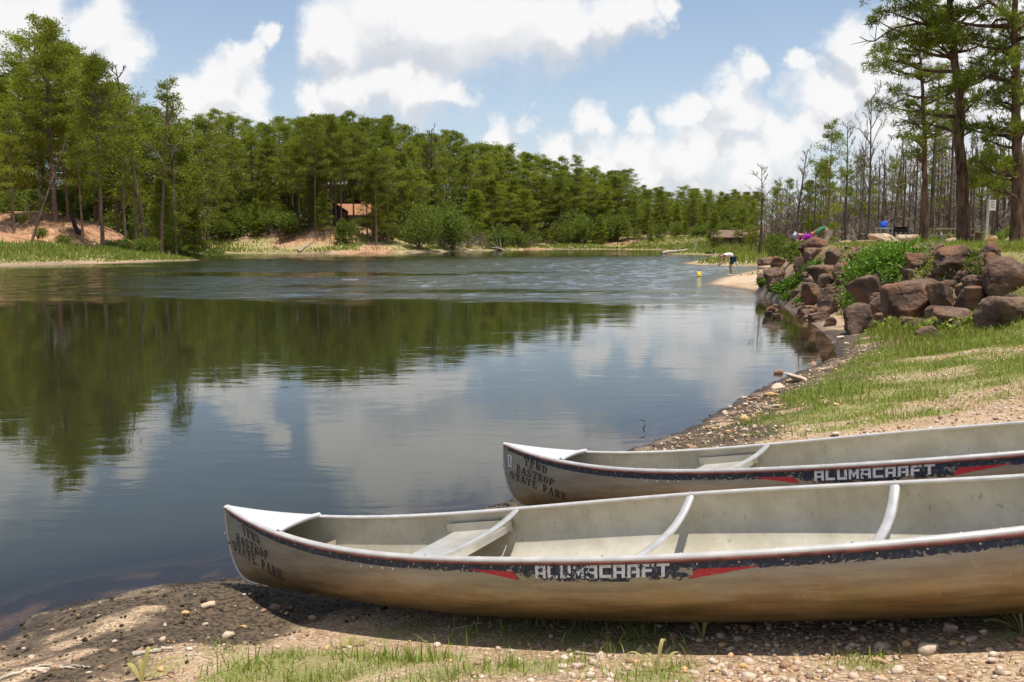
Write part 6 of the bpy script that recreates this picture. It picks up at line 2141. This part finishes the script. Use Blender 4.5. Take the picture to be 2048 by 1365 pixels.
def person(loc, rz, label, J, shirt, lower, skin, hat=None, sleeve=.5, legs_long=False, extra=None):
    """J: joint positions, x forward, y to the person's left, z up"""
    e = empty('person', loc, label, 'person', None, rz)
    V, E, Rr, ix = [], [], [], {}

    def add(k, p, rr, parent=None):
        ix[k] = len(V)
        V.append(np.array(p, float))
        Rr.append(rr)
        if parent is not None:
            E.append((ix[parent], ix[k]))
    add('pelvis', J['pelvis'], (.13, .15))
    add('spine', J['spine'], (.11, .14), 'pelvis')
    add('chest', J['chest'], (.12, .16), 'spine')
    add('neck', J['neck'], .055, 'chest')
    hd = np.array(J['head'], float)
    nk = np.array(J['neck'], float)
    up = unit(hd - nk)
    add('jaw', nk + up * .07, .075, 'neck')
    add('skull', nk + up * .16, .098, 'jaw')
    add('crown', nk + up * .235, .07, 'skull')
    face = np.array(J['face'], float)
    add('nose', nk + up * .125 + face * .118, .014, 'jaw')
    for s, t in ((1, 'L'), (-1, 'R')):
        f = np.array([1, s, 1])
        add('sh' + t, np.array(J['shoulder']) * f, .062, 'chest')
        add('el' + t, np.array(J['elbow']) * f, .043, 'sh' + t)
        w = np.array(J['wrist']) * f
        add('wr' + t, w, .029, 'el' + t)
        hdv = unit(w - V[ix['el' + t]])
        add('pa' + t, w + hdv * .075, (.040, .022), 'wr' + t)
        sd = unit(np.cross(hdv, [0, 1, .2]))
        for q, (off, ln) in enumerate(((-.027, .075), (-.009, .088), (.009, .083), (.027, .066))):
            b = w + hdv * .095 + sd * off
            add('f%s%d' % (t, q), b + hdv * ln * .5 + np.array([0, -s * .008, 0]), .0085, 'pa' + t)
            add('g%s%d' % (t, q), b + hdv * ln + np.array([0, -s * .025, 0]), .007, 'f%s%d' % (t, q))
        th = w + hdv * .03 - sd * .035
        add('t%s' % t, th + hdv * .03, .010, 'wr' + t)
        add('u%s' % t, th + hdv * .065 - sd * .008, .008, 't%s' % t)
        add('hp' + t, np.array(J['hip']) * f, .098, 'pelvis')
        add('kn' + t, np.array(J['knee']) * f, .062, 'hp' + t)
        add('cf' + t, (np.array(J['knee']) * .62 + np.array(J['ankle']) * .38) * f - [.02, 0, 0], .058, 'kn' + t)
        add('an' + t, np.array(J['ankle']) * f, .038, 'cf' + t)
        add('to' + t, np.array(J['ankle']) * f + [.15, s * .02, -.045], .036, 'an' + t)
    skinned('body', V, E, Rr, skin, e)
    g = lambda k: V[ix[k]]
    # shirt: trunk and sleeves, a little fuller than the body
    sv = [g('pelvis') * .75 + g('spine') * .25, g('spine'), g('chest'), g('chest') * .45 + g('neck') * .55]
    se = [(0, 1), (1, 2), (2, 3)]
    sr = [(.15, .175), (.135, .165), (.145, .185), .085]
    for t in 'LR':
        a = len(sv)
        sv += [g('sh' + t), g('sh' + t) * (1 - sleeve) + g('el' + t) * sleeve]
        sr += [.082, .068]
        se += [(2, a), (a, a + 1)]
    skinned('shirt', sv, se, sr, shirt, e)
    k = 1.0 if legs_long else .82
    lv, le, lr = [g('pelvis')], [], [(.155, .17)]
    for t in 'LR':
        a = len(lv)
        lv += [g('hp' + t), g('hp' + t) * (1 - k) + g('kn' + t) * k]
        lr += [.118, .088]
        le += [(0, a), (a, a + 1)]
        if legs_long:
            lv.append(g('an' + t))
            lr.append(.07)
            le.append((a + 1, a + 2))
    skinned('trousers' if legs_long else 'shorts', lv, le, lr, lower, e)
    for t in 'LR':
        a, b = g('an' + t), g('to' + t)
        skinned('shoe', [a - [.03, 0, .02], a * .5 + b * .5 - [0, 0, .01], b + [.02, 0, 0]], [(0, 1), (1, 2)], [(.05, .045), (.045, .045), (.042, .032)], M['white_sheet'], e, 1)
    # hair or hat
    hc = nk + up * .19
    fx = unit(face - up * (face @ up))
    sx = np.cross(up, fx)
    if hat:
        hm, brim = hat
        prof = [(.0, .095), (.05, .09), (.088, .06), (.10, .01), (.102, -.005), (.10 + brim, -.022), (.10 + brim, -.030), (.10, -.02)]
        an = np.linspace(0, 2 * math.pi, 20, endpoint=False)
        HV = np.array([[hc + up * (zz + .04) + (sx * math.cos(a) + fx * math.sin(a) * 1.12) * rr for a in an] for rr, zz in prof])
        n = 20
        kk = np.arange(n)
        F = np.concatenate([np.stack([j * n + kk, j * n + (kk + 1) % n, (j + 1) * n + (kk + 1) % n, (j + 1) * n + kk], 1) for j in range(len(prof) - 1)])
        part('hat', MB().add(HV.reshape(-1, 3), F), hm, e, True)
    V0, F0 = ICO[3]
    hv = V0[:, :1] * sx * .098 + V0[:, 1:2] * fx * .105 + V0[:, 2:3] * up * .105 + hc - fx * .016 - up * .012
    keepf = ((V0[F0].mean(1)[:, 1] < .35) | (V0[F0].mean(1)[:, 2] > .35)) & (V0[F0].mean(1)[:, 2] > -.55)
    part('hair', MB().add(hv, F0[keepf]), M['hair'], e, True)
    for s in (-1, 1):
        ec = nk + up * .165 + fx * .088 + sx * s * .033
        part('eye', MB().add(V0 * .011 + ec, F0), M['ink'], e, True)
    part('mouth', MB().tube([nk + up * .085 + fx * .090 + sx * s * .024 for s in (-1, 0, 1)], .006, 5), M['skin_red'], e, True)
    if extra:
        extra(e)
    return e


M['hair'] = simple('brown_hair', (.06, .035, .02), .8, var=.2)
white_top, navy, straw = cloth('white_cotton', (.74, .72, .70)), cloth('navy_denim', (.03, .05, .11)), cloth('straw', (.62, .50, .24))
green, khaki, purple, lilac = cloth('green_cotton', (.05, .15, .075)), cloth('pale_khaki', (.55, .47, .38)), cloth('purple_cotton', (.27, .02, .28)), cloth('lilac_cloth', (.42, .40, .55))
BEND = dict(ankle=(.0, .11, .08), knee=(.05, .12, .49), hip=(-.10, .10, .90), pelvis=(-.12, 0, .96), spine=(.08, 0, 1.10), chest=(.30, 0, 1.13), neck=(.45, 0, 1.09), head=(.56, 0, 1.02),
            face=(.25, 0, -.97), shoulder=(.33, .19, 1.08), elbow=(.36, .20, .80), wrist=(.56, .12, .64))


def towel(e):
    t = np.linspace(0, 1, 8)
    A = np.stack([-.24 - .03 * t, np.full(8, -.02), .94 - .42 * t], 1)
    B = A + np.stack([.02 * np.sin(t * 5), .17 - .05 * t, 0 * t], 1)
    i = np.arange(7)
    part('towel', MB().add(np.vstack([A, B, A - [.02, 0, 0], B - [.02, 0, 0]]), np.concatenate([np.stack([i, i + 1, i + 9, i + 8], 1), np.stack([i + 16, i + 24, i + 25, i + 17], 1), np.stack([i, i + 16, i + 17, i + 1], 1), np.stack([i + 8, i + 9, i + 25, i + 24], 1)])), M['towel'], e, True)


M['towel'] = cloth('white_towel', (.78, .82, .85))
c = ground_hit(1462, 552, y0=20)
person(c, math.radians(176), 'person in straw hat, white top and navy shorts bending over at the waterline', BEND, white_top, navy, M['skin'], (straw, .07), sleeve=.12, extra=towel)
B2 = dict(BEND, chest=(.30, 0, 1.02), neck=(.43, 0, .93), head=(.52, 0, .84), spine=(.08, 0, 1.06), shoulder=(.32, .19, .96), elbow=(.44, .2, .70), wrist=(.60, .10, .52))
c = at(1650, 512, 36.9)
person((c[0], 36.9, ground_z(c[0], 36.9)), math.radians(172), 'person in green shirt and pale trousers bending down behind the rocks', B2, green, khaki, M['skin_red'], (cloth('red_cap', (.4, .06, .06)), .02), sleeve=.6, legs_long=True)
CR = dict(ankle=(.0, .12, .08), knee=(.26, .14, .42), hip=(-.12, .10, .42), pelvis=(-.14, 0, .46), spine=(.02, 0, .64), chest=(.20, 0, .74), neck=(.34, 0, .76), head=(.46, 0, .74), face=(.5, 0, -.86), shoulder=(.22, .18, .70), elbow=(.42, .19, .50), wrist=(.58, .10, .34))
c = at(1618, 506, 35.5)
person((c[0], 35.5, ground_z(c[0], 35.5)), math.radians(185), 'person in purple shirt and lilac hat crouching left of the green shirt', CR, purple, white_top, M['skin'], (lilac, .05), sleeve=.7)
